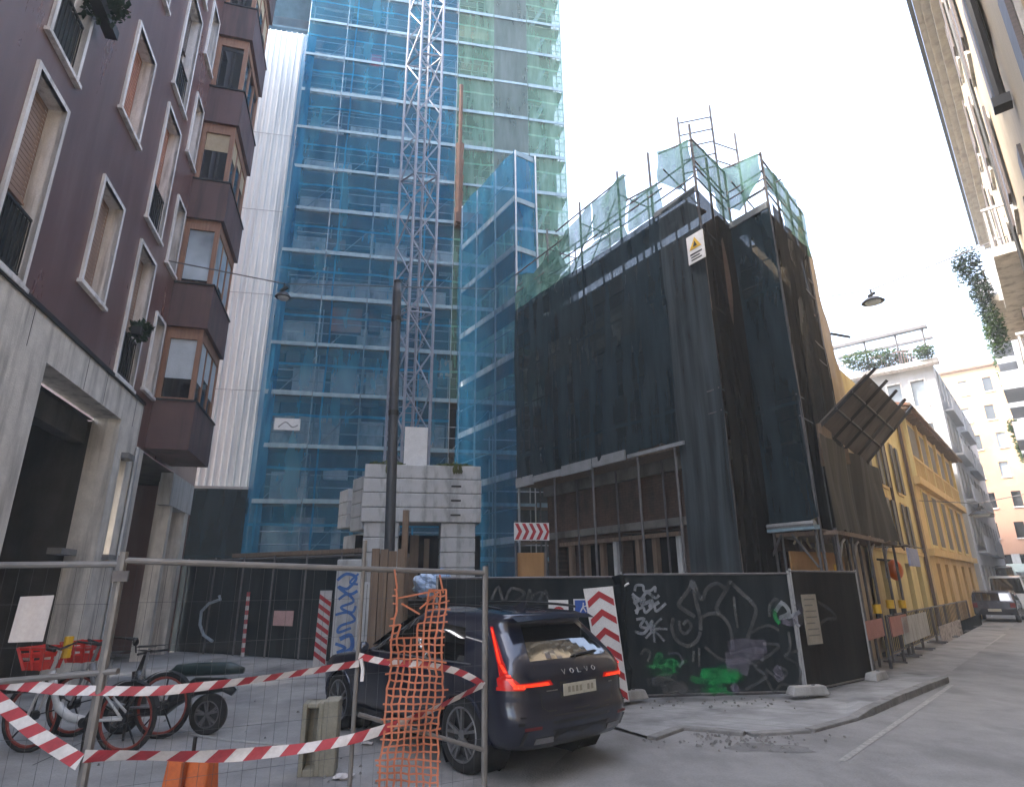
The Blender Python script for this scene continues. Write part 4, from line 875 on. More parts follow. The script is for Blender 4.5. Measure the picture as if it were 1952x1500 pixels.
for k_ in range(6):
    for s0 in (47, 52.5, 58):
        z = 3.8+3.2*k_
        bal = MB().box(RF, s0, s0+4, .5, 1.5, z-.2, z).box(RF, s0, s0+4, 1.45, 1.5, z, z+.95).box(RF, s0, s0+.05, .5, 1.45, z, z+.95).build('balcony', gw_m, fb)
        MB().box(RF, s0+.3, s0+3.7, .505, .53, z, z+2.2).build('window', gl_dark, fb)
        if k_ % 2 == 0:
            f = MB()
            for i in range(90):
                p = RF.p(s0+rnd(.0, 3.8), 1.5+rnd(-.2, .25), z+.9+rnd(-.5, .35)); a = Vector((rnd(-1, 1), rnd(-1, 1), rnd(-1, 1))).normalized()*.16; b = a.orthogonal()*.6; f.quad(p-a, p+b, p+a, p-b)
            f.build('foliage', leaf, bal)
# ================================================================ tower crane: ballast, mast
KF = Fr(-4.12, 16.6, 80)         # front of the ballast, s to the right, n towards us
CW = 3.28
blk = mat('ballast_concrete', (.52, .53, .54), (.42, .43, .44), 1.6, .85, bump=.25, stain=(.2, .205, .2), stain_sc=(1.2, 1.2, .35))
zt = 5.16; bh = .40
bi = 0
ords = ['topmost', 'second from top', 'third from top', 'lowest']
def block(fr, s0, s1, n0, n1, z0, z1, label, grp, lug=True):
    m = MB(); m.box(fr, s0, s1, n0, n1, z0, z1)
    o = thing('ballast_block', label, 'concrete block', fr.p((s0+s1)/2, (n0+n1)/2, z0), ALT(fr), grp)
    m.build('block', blk, o, bevel=.025)
    if lug:
        m = MB(); sc_ = s0+(s1-s0)*.78
        m.box(fr, sc_-.14, sc_+.14, n1+.001, n1+.012, (z0+z1)/2-.02, (z0+z1)/2+.03); m.build('lifting_slot', dkmetal, o)
    return o
for i in range(4):
    block(KF, rnd(-.02, .02), CW+rnd(-.02, .02), -1.1, 0, zt-bh*(i+1)+.012, zt-bh*i, 'long pale concrete ballast block, %s of the front stack under the crane mast' % ords[i], 'front ballast blocks', i > 0)
SF = Fr(KF.p(-.05, -1.3, 0).x, KF.p(-.05, -1.3, 0).y, -35)  # side stack, face towards the brown building
SF.n = -SF.n
for i in range(4):
    block(SF, 0.0, 1.0, -1.2, 0, zt-.1-bh*(i+1)+.012, zt-.1-bh*i, 'short weathered concrete block, %s of the left hand stack of the crane base' % ords[i], 'left ballast blocks', False)
    if i < 3: block(SF, 1.2, 1.95, -1.0, .06, zt-.35-bh*(i+1)+.012, zt-.35-bh*i, 'grey concrete block, %s of the far left column of the crane base' % ['top', 'middle', 'bottom'][i], 'far left ballast blocks', False)
zb = zt-bh*4
for i in range(4):
    z1 = zb-.4*i; z0 = z1-.39
    block(KF, .08, 1.02, -1.0, -.06, z0, z1, 'squarish pale concrete block, %s of the left pillar under the front ballast' % ords[i], 'left pillar blocks', False)
    block(KF, 2.16, 3.12, -1.0, -.06, z0, z1, 'squarish pale concrete block, %s of the right pillar under the front ballast' % ords[i], 'right pillar blocks', False)
for i in range(3):
    z1 = zb-.15-.45*i
    block(SF, -.1, 1.9, -1.0, -.15, z1-.44, z1, 'brownish dirty concrete block, %s of the low left stack below the crane ballast' % ['top', 'middle', 'bottom'][i], 'low ballast blocks', False)
bs = thing('crane_undercarriage', 'dark steel cross base between the concrete pillars of the tower crane', 'crane base', KF.p(1.6, -1.5, 0))
m = MB(); m.box(KF, -.2, 3.4, -2.6, -1.15, 1.6, 3.3); m.build('frame', blackm, bs)
m = MB(); m.box(KF, 1.35, 1.6, -1.12, -1.0, 0, 3.3); m.box(KF, 1.75, 1.9, -1.12, -1.0, 0, 3.2); m.build('strut', timber, bs)
def mosspad(s0, s1, label):
    t = thing('moss', label, 'moss', KF.p((s0+s1)/2, -.3, zt)); m = MB()
    for i in range(240):
        s_ = rnd(s0, s1); p = KF.p(s_, rnd(-.7, .02), zt+rnd(-.01, .1)*(1-abs(2*(s_-s0)/(s1-s0)-1)*.6)); a = Vector((rnd(-1, 1), rnd(-1, 1), rnd(-.2, 1))).normalized()*.07; b = a.orthogonal().normalized()*.04; m.quad(p-a, p+b, p+a, p-b)
    for i in range(30):
        p = KF.p(s0+(s1-s0)*.6+rnd(-.12, .12), .03, zt-rnd(0, .22)); a = Vector((rnd(-.3, .3), 0, -1))*.07; b = Vector((.03, 0, 0)); m.quad(p-a, p+b, p+a, p-b)
    m.build('foliage', leaf3, t)
mosspad(.15, 1.1, 'yellowish moss and weeds on the left top edge of the concrete ballast')
mosspad(1.9, 3.05, 'weeds growing over the right top edge of the concrete ballast')
# mast
cm = thing('crane_mast', 'grey lattice tower crane mast rising out of the concrete ballast', 'crane mast', KF.p(1.35, -1.3, 3.3))
b0 = at(742, 900, 17.9); b1 = at(815, 870, 17.6)
ma = math.degrees(math.atan2(1.0, .42))
MF = Fr(at(765, 880, 17.6).x, 17.6, 76); MW = .80
DEP = Vector((-.62, .55, 0))
cor = [MF.p(0, 0, 0), MF.p(MW, 0, 0), MF.p(MW, 0, 0)+DEP, MF.p(0, 0, 0)+DEP]
lean = 0.0
M0, M1 = 4.9, 34.0
for c in cor: MB().tube(c+Vector((0, 0, M0)), c+Vector((0, 0, M1)), .052, 6).build('chord', craneg, cm)
ST = 1.32
for kf in range(int((M1-M0)/ST)):
    z0 = M0+.1+ST*kf; m = MB()
    for i in range(4):
        a, b = cor[i], cor[(i+1) % 4]
        if kf % 2: a, b = b, a
        m.tube(a+Vector((0, 0, z0)), b+Vector((0, 0, z0+ST)), .03, 5)
        if kf % 4 == 0: m.tube(a+Vector((0, 0, z0)), b+Vector((0, 0, z0)), .032, 5)
    m.build('lattice', craneg, cm)
m = MB(); cc = (cor[0]+cor[2])/2
for dx in (-.16, .16): m.tube(cc+Vector((dx, 0, M0)), cc+Vector((dx, 0, M1)), .025, 5)
for i in range(95): m.tube(cc+Vector((-.16, 0, M0+.3*i)), cc+Vector((.16, 0, M0+.3*i)), .012, 4)
m.build('ladder', craneg, cm)
m = MB(); z = M0
while z < M1: m.path([cc+Vector((.4*math.cos(a*PI/4), .4*math.sin(a*PI/4), z)) for a in range(8)], .014, 4, True); z += 1.1
m.build('ladder_hoop', craneg, cm)
bd = thing('notice_board', 'plain white rectangular board on the foot of the crane mast', 'sign', MF.p(.4, .09, 5.2))
MB().box(MF, .06, .74, .07, .1, 5.3, 6.45).build('board', white, bd)
# ================================================================ street lamp pole with timber base
pt = at(757, 560, 11.0); pb_ = at(742, 1060, 11.0); pe = at(758, 540, 11.0)
po = thing('pole', 'tall dark grey steel pole standing in front of the crane ballast', 'pole', (pb_.x, 11, 0))
d_ = (pe-pb_); b_ = pb_-d_*(pb_.z/d_.z)
MB().path([b_, pb_, pt, pe], [.095, .093, .086, .07], 12).build('shaft', polem, po, smooth=True)
MB().path([pe, pe+Vector((0, 0, .05))], .075, 12).build('cap', dkmetal, po)
MB().tube(pb_.lerp(pt, .5)-Vector((0, .0, 0)), pb_.lerp(pt, .5)+Vector((0, 0, .1)), .1, 12).tube(pb_.lerp(pt, .88), pb_.lerp(pt, .88)+Vector((0, 0, .1)), .1, 12).build('clamp', dkmetal, po)
tb = thing('timber_box', 'brown plank box built round the foot of the dark pole', 'timber box', (b_.x, 10.85, 0))
m = MB(); w_ = .28
for i in range(4): m.xbox(b_.x-w_+.145*i+.01, b_.x-w_+.14+.145*i, 10.6, 10.64, 0, 2.48+rnd(-.04, .04))
m.xbox(b_.x-w_, b_.x-w_+.04, 10.645, 11.2, 0, 2.45); m.xbox(b_.x+w_-.04, b_.x+w_, 10.645, 11.2, 0, 2.45); m.build('plank', timber, tb)
m = MB(); q = at(778, 975, 10.9); m.xbox(q.x-.05, q.x+.05, 10.66, 10.75, 0, q.z); m.build('post', timber, tb)
# painted concrete post
gpost = at(668, 1100, 15.6)
GP = Fr(gpost.x-.3, 15.6, 90, 1)
cp = thing('concrete_post', 'pale concrete post covered in blue graffiti behind the car bonnet', 'post', (gpost.x, 15.8, 0))
MB().xbox(gpost.x-.36, gpost.x+.3, 15.6, 16.1, 0, 2.55).build('shaft', conc_lt, cp, bevel=.03)
m = MB()
for (pts, w) in (([(-.02, 2.05), (.2, 2.2), (.45, 2.1), (.25, 1.85), (.02, 1.9), (.3, 1.72), (.5, 1.8)], .07), ([(.05, 1.6), (.25, 1.72), (.42, 1.55), (.12, 1.42), (.4, 1.3), (.48, 1.45)], .06), ([(.0, 1.25), (.3, 1.3), (.48, 1.12), (.15, 1.0), (.1, .85), (.4, .95)], .06), ([(.15, .7), (.4, .78), (.45, .5), (.2, .35), (.42, .25)], .1), ([(.5, 2.2), (.3, 2.0), (.5, 1.95)], .05), ([(.05, .6), (.3, .5), (.1, .4)], .07)): stroke(m, GP, pts, w, .015)
m.build('graffiti', graf['b'], cp)
gb = thing('grey_cabinet', 'narrow pale grey cabinet beside the graffiti covered post', 'cabinet', (gpost.x+.75, 15.5, 0))
q = at(700, 1120, 15.3); MB().xbox(q.x-.22, q.x+.2, 15.3, 15.6, .3, 2.0).build('body', conc_lt, gb, bevel=.02); MB().xbox(q.x-.005, q.x+.005, 15.29, 15.301, .35, 1.95).build('door_seam', dkmetal, gb)
# ================================================================ dark screens round the back of the yard
bk = thing('site_screen', 'dark net screen fence closing the back of the yard below the blue scaffold', 'fence', (-9, 18.9, 0))
b0, b1 = gp(345, 1243), gp(650, 1262)
BK = Fr(b0.x, b0.y, math.degrees(math.atan2(b1.x-b0.x, b1.y-b0.y))); ln = (b1-b0).length
sheet(BK, -1.6, ln+1.5, .02, 2.75, .0, .05, 2, seed=41).build('net', hoardnet, bk)  # left end lengthened to cover a bright light leak beside it
for i in range(6):
    s_ = -.2+ln/5*i; MB().tube(BK.p(s_, .05, 0), BK.p(s_, .05, 2.8), .03).build('post', galvdk, bk)
m = MB(); m.tube(BK.p(-.3, .03, 2.72), BK.p(ln+1, .03, 2.72), .03); m.build('rail', galvdk, bk)
MB().box(BK, 1.5, ln+.8, -.8, -.2, 2.8, 2.92).build('plank', timber, bk)
def hit2(fr, px, py, n=0): s, z = fr.hit(px, py, n); return s, z
ho_ = thing('hose', 'pale curved hose hanging on the dark screen at the back of the yard', 'hose', BK.p(1, .1, 0))
MB().path([BK.p(*hit2(BK, *p, .1)[:1], .1, hit2(BK, *p, .1)[1]) for p in ((418, 1135), (420, 1142), (398, 1150), (384, 1165), (381, 1190), (388, 1210), (405, 1222))], .045, 8).build('tube', mat('pale_hose', (.3, .36, .42), (.2, .25, .3), 3, .6), ho_)
s_, z_ = BK.hit(540, 1178, .1)
ppl = thing('notice_plate', 'small pinkish plate fixed to the dark screen at the back of the yard', 'sign', BK.p(s_, .1, z_))
MB().box(BK, s_-.38, s_+.38, .09, .11, z_-.2, z_+.2).build('plate', mat('pink_plate', (.4, .25, .24), (.33, .2, .2), 3, .7), ppl)
def striped_post(p0, p1, r, n, label, flat=False):
    t = thing('striped_marker', label, 'marker post', (p0.x, p0.y, 0)); m = MB(); N = n
    m.path([p0.lerp(p1, i/N) for i in range(N+1)], r, 8); o = m.build('pole', (tape_w, tape_r), t)
    for f in o.data.polygons: f.material_index = (f.index//8) % 2
    return t
p0 = gp(462, 1252); striped_post(p0, at(474, 1128, p0.y), .05, 14, 'thin red and white banded pole in front of the dark yard screen')
# slanted red/white board standing in the yard
p0 = gp(607, 1275); tp = at(622, 1125, p0.y)
MK = Fr(p0.x-.15, p0.y, 90)
mk = thing('striped_board', 'upright red and white diagonal striped board leaning at the edge of the yard screen', 'marker board', (p0.x, p0.y, 0))
sl = (tp.x-p0.x)/tp.z
def MKp(s, z, n): return MK.p(s+sl*z, n, z)
MB().prism([MKp(0, 0.05, 0), MKp(.3, .05, 0), MKp(.3, tp.z, 0), MKp(0, tp.z, 0)], (0, .03, 0)).build('board', tape_w, mk)
m = MB(); z = .1
while z < tp.z-.25:
    m.quad(MKp(.0, z+.2, .004), MKp(.3, z, .004), MKp(.3, z+.11, .004), MKp(0, z+.31 if z+.31 < tp.z else tp.z, .004)); z += .22
m.build('stripe', redm, mk)
# ================================================================ graffiti hoarding (dark net on site fence panels)
h0, h1, h2 = gp(1196, 1343), gp(1537, 1333), gp(1668, 1303)
HFm = Fr(h0.x, h0.y, math.degrees(math.atan2(h1.x-h0.x, h1.y-h0.y))); HL = (h1-h0).length
HR = Fr(h1.x, h1.y, math.degrees(math.atan2(h2.x-h1.x, h2.y-h1.y))); HRL = (h2-h1).length
def panel(fr, s0, s1, ztop, label, name='site_hoarding', net=hoardnet, posts=True, zb=.1, seed=50):
    t = thing(name, label, 'hoarding', fr.p((s0+s1)/2, 0, 0), ALT(fr))
    sheet(fr, s0+.03, s1-.03, zb, ztop, 0, .012, 2.5, seed=seed, res=.15).build('net', net, t)
    m = MB(); m.tube(fr.p(s0, 0, ztop), fr.p(s1, 0, ztop), .021); m.tube(fr.p(s0, 0, zb+.03), fr.p(s1, 0, zb+.03), .021)
    m.build('rail', galvdk, t)
    for s_ in (s0+.02, s1-.02): MB().tube(fr.p(s_, .0, .02), fr.p(s_, .0, ztop+.05), .022).build('post', galv, t)
    return t
ZP = HFm.hit(1196, 1108)[1]
pa = panel(HFm, 0, HL, 2.06, 'dark netted hoarding panel covered in large grey and green graffiti', seed=51)
pbn = panel(HR, .03, HRL, 2.1, 'dark netted end panel turned along the street with a weathered strip notice', net=netmat('end_panel_net', (.013, .012, .011), (.03, .027, .024), .97, 1.0, trans=.1), seed=52)
pcn = panel(HFm, -3.2, -.03, 2.02, 'dark hoarding panel behind the car with a pale scrawl along its top', seed=53)
def pxs(fr, pts, n=.02): return [fr.hit(1180+x*500/1952, 1080+y*270/1054, n) for x, y in pts]
rs = random.Random(3)
def spray(c, w, x0, x1, y0, y1, n):
    return [(c, w*rs.uniform(.6, 1.3), [(x0+(x1-x0)*a, y0+(y1-y0)*b), (x0+(x1-x0)*a+rs.uniform(40, 110), y0+(y1-y0)*b+rs.uniform(-30, 30)), (x0+(x1-x0)*a+rs.uniform(110, 190), y0+(y1-y0)*b+rs.uniform(-30, 40))]) for a, b in [(rs.random()**.8, rs.random()) for i in range(n)]]
strokes = spray('g', .09, 520, 780, 770, 830, 9)+spray('g', .06, 600, 700, 830, 930, 6)+spray('g', .045, 190, 380, 700, 800, 6)+spray('y', .12, 140, 560, 820, 930, 7)+[
 ('y', .07, [(530, 90), (520, 160), (440, 270), (470, 315), (560, 370)]), ('y', .07, [(540, 100), (565, 250), (590, 350), (600, 470)]), ('y', .07, [(545, 110), (580, 190), (610, 240), (650, 160), (720, 125), (780, 160)]),
 ('y', .06, [(400, 380), (385, 450), (420, 540), (500, 585), (570, 550), (600, 480)]), ('y', .05, [(440, 400), (450, 470), (490, 495), (530, 440), (500, 400), (470, 430)]),
 ('y', .06, [(600, 470), (610, 380), (680, 345), (760, 370), (820, 460), (840, 620)]), ('y', .07, [(820, 100), (790, 170), (720, 290), (740, 350)]), ('y', .07, [(820, 110), (900, 190), (1005, 300), (985, 420), (945, 530)]), ('y', .05, [(845, 220), (855, 330), (875, 450)]),
 ('y', .05, [(980, 490), (1040, 450), (1110, 435), (1180, 470)]), ('y', .05, [(1110, 370), (1110, 290), (1150, 240), (1180, 250)]),
 ('y', .05, [(630, 590), (760, 690), (930, 690), (1060, 790), (1140, 920), (1200, 870), (1300, 880), (1340, 790), (1300, 710), (1220, 660), (1320, 620)]), ('y', .05, [(930, 910), (1020, 860), (1090, 800), (1000, 740), (1180, 590), (1060, 570)]), ('y', .05, [(1180, 740), (1240, 780), (1180, 840), (1120, 790), (1080, 760)]), ('y', .05, [(1250, 480), (1260, 590), (1230, 650)]),
 ('w', .045, [(110, 180), (120, 140), (170, 140), (180, 180), (230, 175), (260, 150), (260, 190)]), ('w', .05, [(90, 200), (150, 240), (200, 190), (260, 230), (290, 210)]), ('w', .06, [(100, 270), (180, 230), (160, 280), (240, 250), (220, 300), (290, 260)]), ('w', .045, [(110, 330), (170, 300), (190, 340), (250, 290), (270, 330), (340, 270)]),
 ('w', .045, [(120, 390), (180, 385), (150, 440), (210, 450), (190, 400)]), ('w', .05, [(110, 480), (180, 490), (240, 400), (230, 470), (300, 450)]), ('w', .04, [(190, 530), (250, 480), (330, 550)]), ('w', .04, [(255, 560), (255, 440), (310, 380)]), ('w', .04, [(250, 460), (350, 460)]), ('w', .05, [(90, 220), (130, 300), (120, 350)]),
 ('w', .07, [(1150, 330), (1200, 270), (1250, 340), (1180, 380), (1280, 360), (1330, 330)]), ('p', .1, [(1300, 270), (1340, 320), (1300, 380), (1330, 440)]), ('p', .09, [(1200, 400), (1260, 420), (1300, 400)]), ('g', .07, [(1140, 310), (1150, 380), (1180, 420)]), ('w', .04, [(1190, 250), (1200, 290)]), ('w', .04, [(1300, 420), (1330, 440)]),
 ('p', .22, [(800, 600), (900, 580), (990, 590), (1080, 590)]), ('p', .2, [(780, 680), (880, 670), (990, 640), (1060, 650)]), ('p', .22, [(790, 750), (860, 730), (950, 760)]), ('p', .12, [(870, 900), (830, 880), (880, 930)]), ('p', .14, [(1140, 740), (1180, 800), (1150, 830)]),
 ('g', .15, [(600, 790), (680, 780), (770, 790), (880, 790)]), ('g', .14, [(620, 800), (720, 820), (870, 820)]), ('g', .14, [(650, 860), (690, 900), (670, 940)]), ('g', .12, [(690, 850), (730, 890), (680, 920)]),
 ('g', .05, [(240, 760), (270, 650), (310, 660), (270, 710), (320, 770)]), ('g', .05, [(210, 740), (270, 740), (350, 730), (430, 790)]), ('g', .04, [(330, 790), (350, 690), (390, 690), (400, 780)]), ('g', .05, [(220, 780), (330, 790), (400, 770)]), ('y', .04, [(150, 650), (180, 610), (220, 640), (200, 700)]), ('p', .04, [(350, 640), (420, 640), (460, 700), (430, 740)]), ('y', .04, [(580, 600), (580, 740)]), ('y', .04, [(540, 620), (535, 700)]),
]
G = {}
for i, (c, w, pts) in enumerate(strokes):
    mm = G.setdefault(c, MB()); stroke(mm, HFm, [(s, max(.12, min(z, 2.03))) for s, z in pxs(HFm, pts)], w, .025+.0012*i)
for c, mm in G.items(): mm.build('graffiti', graf[c], pa)
m = MB(); stroke(m, HR, [(s, z) for s, z in [HR.hit(1180+x*.2561, 1080+y*.2561, .03) for x, y in ((1480, 260), (1560, 310), (1620, 380), (1540, 390), (1500, 430))]], .06, .03); m.build('graffiti', graf['y'], pbn)
m = MB(); q0 = [(935, 1150), (950, 1122), (960, 1150), (975, 1125), (1000, 1135), (985, 1150), (1003, 1152), (1010, 1128), (1022, 1152), (1040, 1130), (1045, 1156)]
stroke(m, HFm, [HFm.hit(x, y-4, .03) for x, y in q0], .05, .03); stroke(m, HFm, [HFm.hit(x, y, .03) for x, y in ((1005, 1150), (1030, 1128), (1060, 1160))], .04, .032); m.build('graffiti', graf['y'], pcn)
# strip notice on the end panel
nt_ = thing('strip_notice', 'weathered beige strip notice tied to the corner post of the end panel', 'notice', HR.p(.25, .05, 1))
m = MB(); c4 = [HR.hit(*p, .06) for p in ((1526, 1133), (1553, 1132), (1568, 1226), (1540, 1229))]
m.prism([HR.p(s, .06, z) for s, z in c4], HR.n*.012); m.build('sheet', mat('old_notice', (.33, .3, .25), (.25, .23, .19), 3, .8, stain=(.16, .15, .13)), nt_)
m = MB()
for i in range(7):
    t = .1+.12*i; a = Vector(c4[0]).lerp(Vector(c4[3]), t); b = Vector(c4[1]).lerp(Vector(c4[2]), t); a, b = a.lerp(b, .12), a.lerp(b, .85-.2*(i % 3 == 1)); m.beam(HR.p(a.x, .077, a.y), HR.p(b.x, .077, b.y), .006, .02)
m.build('lettering', mat('faded_ink', (.16, .15, .14), (.12, .11, .1), 9, .8), nt_)
def foot(loc, rz, label, s=1):
    t = thing('concrete_weight', label, 'concrete weight', loc, rz); f = Fr(loc[0], loc[1], 90-math.degrees(rz))
    m = MB(); zo = loc[2]
    m.hexa([f.p(-.36, -.12, zo), f.p(.36, -.12, zo), f.p(.36, .12, zo), f.p(-.36, .12, zo), f.p(-.3, -.09, zo+.14), f.p(.3, -.09, zo+.14), f.p(.3, .09, zo+.14), f.p(-.3, .09, zo+.14)])
    m.build('block', concrete, t, bevel=.02); MB().tube(f.p(.12, 0, zo+.135), f.p(.12, 0, zo+.15), .03, 8).build('socket', dkmetal, t); return t
foot((h1.x, h1.y-.1, .095), .2, 'concrete foot under the corner post of the graffiti hoarding')
foot((h2.x, h2.y-.1, .095), .75, 'dark concrete foot at the far end of the turned hoarding panel')
foot((h0.x, h0.y-.1, .095), .5, 'concrete foot under the black wrapped post beside the chevron board')
bp = thing('wrapped_post', 'black plastic wrapped post between the chevron board and the graffiti hoarding', 'post', (h0.x-.02, h0.y-.04, 0))
MB().path([(h0.x-.04+rnd(-.03, .03), h0.y-.06, .1+.15*i) for i in range(14)], [rnd(.07, .12) for i in range(14)], 8).build('wrap', hoardnet, bp)
m = MB(); q = at(1188, 1118, h0.y-.1); m.path([q+Vector((-.1, 0, .08)), q, q+Vector((.1, 0, .06))], .02, 5); m.build('tape_end', tape_w, bp)
# big chevron board
cb0 = [at(*p, 10.5) for p in ((1112, 1122), (1168, 1117), (1200, 1336), (1152, 1342))]
CB = Fr(cb0[0].x, 10.5, 90)
cv = thing('chevron_board', 'tall white board with red upward chevrons leaning behind the car', 'sign', (cb0[3].x, 10.5, 0))
tl, tr, br, bl_ = cb0
MB().prism([tl, tr, br, bl_], (0, .025, 0)).build('board', white, cv)
m = MB(); N = 6
def L2(u, v): return tl.lerp(tr, u).lerp(bl_.lerp(br, u), v)+Vector((0, -.006, 0))
for i in range(N):
    v = .03+i*.163; k_ = .062; o = .085
    for (u0, u1, a, b) in ((.06, .5, v+o, v), (.5, .96, v, v+o)): m.quad(L2(u0, min(a, .995)), L2(u1, min(b, .995)), L2(u1, min(b+k_, .999)), L2(u0, min(a+k_, .999)))
m.build('chevrons', redm, cv)
for (x0, x1, y0, y1, lab, which) in ((1046, 1083, 1143, 1170, 'small white and red notice on the hoarding beside the car roof', 'r'), (1094, 1128, 1141, 1172, 'small white and blue notice next to the chevron board', 'b')):
    a = HFm.hit(x0, y1, .05); b = HFm.hit(x1, y0, .05)
    t = thing('notice', lab, 'sign', HFm.p(a[0], .05, a[1])); MB().box(HFm, a[0], b[0], .045, .055, a[1], b[1]).build('board', white, t)
    m = MB()
    if which == 'r':
        c = ((a[0]+b[0])/2, a[1]+.02)
        m.add([HFm.p(c[0]+math.cos(t_*PI/8)*.11, .058, c[1]+math.sin(t_*PI/8)*.1) for t_ in range(9)], [tuple(range(9))]); m.build('symbol', redm, t)
    else:
        c = ((a[0]+b[0])/2, (a[1]+b[1])/2); m.box(HFm, a[0]+.02, b[0]-.02, .056, .06, a[1]+.02, b[1]-.02); m.build('symbol', bluem, t)
        m = MB(); m.path([HFm.p(c[0]-.05, .063, c[1]-.08), HFm.p(c[0], .063, c[1]+.0), HFm.p(c[0]+.01, .063, c[1]+.07)], .012, 5); m.path([HFm.p(c[0]+.05, .063, c[1]-.08), HFm.p(c[0], .063, c[1]+.0), HFm.p(c[0]+.06, .063, c[1]+.02)], .012, 5); m.build('figure', white, t)
# crumpled plastic bundles on top of stacked material behind the hoarding
def bundle(c, rx, ry, rz, label, m_, seed):
    t = thing('plastic_bundle', label, 'plastic sheet', c); mm = MB()
    def fn(u, v):
        a = 2*PI*u; b = PI*v; p = Vector((math.cos(a)*math.sin(b), math.sin(a)*math.sin(b), math.cos(b)))
        k_ = 1+noise.noise(p*2.2+Vector((seed, 0, 0)))*.35+noise.noise(p*6+Vector((0, seed, 0)))*.16
        return Vector(c)+Vector((p.x*rx, p.y*ry, p.z*rz))*k_
    mm.grid(28, 18, fn); mm.build('sheet', m_, t); return t
blb = mat('blue_white_plastic', (.5, .58, .68), (.2, .34, .6), 3, .35); wgp = mat('white_plastic', (.5, .55, .56), (.36, .46, .48), 2, .35)
c = at(828, 1112, 11.6); bundle(c, .36, .3, .24, 'crumpled blue and white plastic sheeting heaped beside the pole', blb, 1.0)
c = at(800, 1122, 11.9); bundle(c, .12, .2, .1, 'loose end of pale plastic left of the blue and white heap', wgp, 5.0)
c = at(912, 1146, 11.8); bundle(c, .3, .3, .2, 'white plastic heap with a green corner behind the car roof', wgp, 2.0)
c = at(925, 1133, 11.45); bundle(c, .1, .05, .07, 'mint green plastic scrap on the white heap', mat('mint', (.12, .5, .36), (.1, .4, .28), 3, .5), 3.0)
st = thing('pallet_stack', 'dark stacked building material under the plastic sheeting', 'pallet stack', (-1, 11.9, 0))
m = MB()
for i in range(6): m.xbox(-2.1+rnd(-.05, .05), .3, 11.7, 12.6, .28*i, .28*i+.24)
m.build('board', mat('stack', (.05, .045, .042), (.03, .028, .027), 3, .85), st)
m = MB(); q = at(985, 1127, 11.6); m.xbox(-1.4, q.x-.1, 11.62, 11.68, q.z-.05, q.z+.02); m.build('cloth', mat('maroon', (.16, .03, .045), (.1, .02, .03), 3, .8), st)

# ================================================================ street barriers, lamps, far cars
def barrier(p0, p1, h, label, n=9, board=None, mat_=galvdk):
    f = Fr(p0.x, p0.y, math.degrees(math.atan2(p1.x-p0.x, p1.y-p0.y))); l = (p1-p0).to_2d().length
    t = thing('crowd_barrier', label, 'barrier', (p0.x, p0.y, 0), ALT(f), 'barriers along the pavement')
    m = MB(); m.path([f.p(0, 0, .1), f.p(0, 0, h), f.p(l, 0, h), f.p(l, 0, .1)], .025, 6); m.tube(f.p(0, 0, .3), f.p(l, 0, .3), .02); m.build('frame', mat_, t)
    m = MB()
    for i in range(1, n): m.tube(f.p(l*i/n, 0, .3), f.p(l*i/n, 0, h), .013, 5)
    m.build('bar', mat_, t)
    for s_ in (.15, l-.15): MB().tube(f.p(s_, -.25, .1), f.p(s_, .25, .1), .02).build('foot', mat_, t)
    if board: mm = MB(); mm.box(f, l*.1, l*.9, .03, .045, .42, h-.05); mm.build('board', board, t)
    return f
posterm = mat('poster_scrawl', (.5, .46, .46), (.1, .095, .1), 7, .8); pinkb = mat('pink_board', (.45, .2, .17), (.36, .15, .13), 2, .7)
B = [DF.p(s, .2, 0) for s in (3.6, 5.6, 7.7, 10.2, 13.0, 16.2, 19.5)]
labs = ['grey crowd barrier with a pinkish red board next to the end of the hoarding', 'crowd barrier with the second pinkish board below an orange lamp', 'crowd barrier with a worn grey board in front of the yellow house', 'plain dark crowd barrier in the middle of the row along the yellow house', 'crowd barrier covered with a black and white scrawled poster', 'last crowd barrier of the row before the parked dark car']
for i in range(6): barrier(B[i]+Vector((0, 0, .02)), B[i+1]-DF.d*.15, 1.12, labs[i], board=[pinkb, pinkb, conc_lt, None, posterm, None][i] and None, mat_=galvdk)
for (x0, x1, y0, y1, nm, lab, mt) in ((1655, 1681, 1178, 1221, 'warning_board', 'pinkish red board hung on the first barrier beside the hoarding', pinkb), (1703, 1727, 1170, 1214, 'warning_board', 'pinkish board hung on the second barrier below the orange lamp', pinkb), (1727, 1765, 1166, 1228, 'barrier_sheet', 'worn grey sheet hung on a barrier in front of the yellow house', conc_lt), (1798, 1830, 1180, 1232, 'poster', 'black and white scrawled poster on a barrier down the street', posterm), (1832, 1868, 1170, 1215, 'barrier_sheet', 'dark sheet hung on the last barrier before the parked car', hoardnet)):
    a = DF.hit(x0, y1, .28); b = DF.hit(x1, y0, .28); t = thing(nm, lab, 'board', DF.p(a[0], .28, a[1])); MB().box(DF, a[0], b[0], .25, .28, a[1], b[1]).build('panel', mt, t); MB().tube(DF.p(a[0]+.1, .26, b[1]), DF.p(a[0]+.1, .22, b[1]+.05), .01, 4).tube(DF.p(b[0]-.1, .26, b[1]), DF.p(b[0]-.1, .22, b[1]+.05), .01, 4).build('hook', dkmetal, t)
for i, (x, y, lab) in enumerate(((1672, 1160, 'yellow flashing lamp on the first barrier, leftmost of three'), (1697, 1151, 'yellow flashing lamp, middle one of three on the barriers'), (1720, 1151, 'yellow flashing lamp, rightmost of three on the barriers'))):
    s_, z_ = DF.hit(x, y, .22); t = thing('warning_lamp', lab, 'warning lamp', DF.p(s_, .22, 1.1), group='warning lamps')
    MB().tube(DF.p(s_, .22, z_-.1), DF.p(s_, .22, z_+.1), .09, 10).build('lens', yellowm, t, smooth=False); MB().tube(DF.p(s_, .22, 1.1), DF.p(s_, .22, z_-.1), .05, 8).build('stem', dkmetal, t)
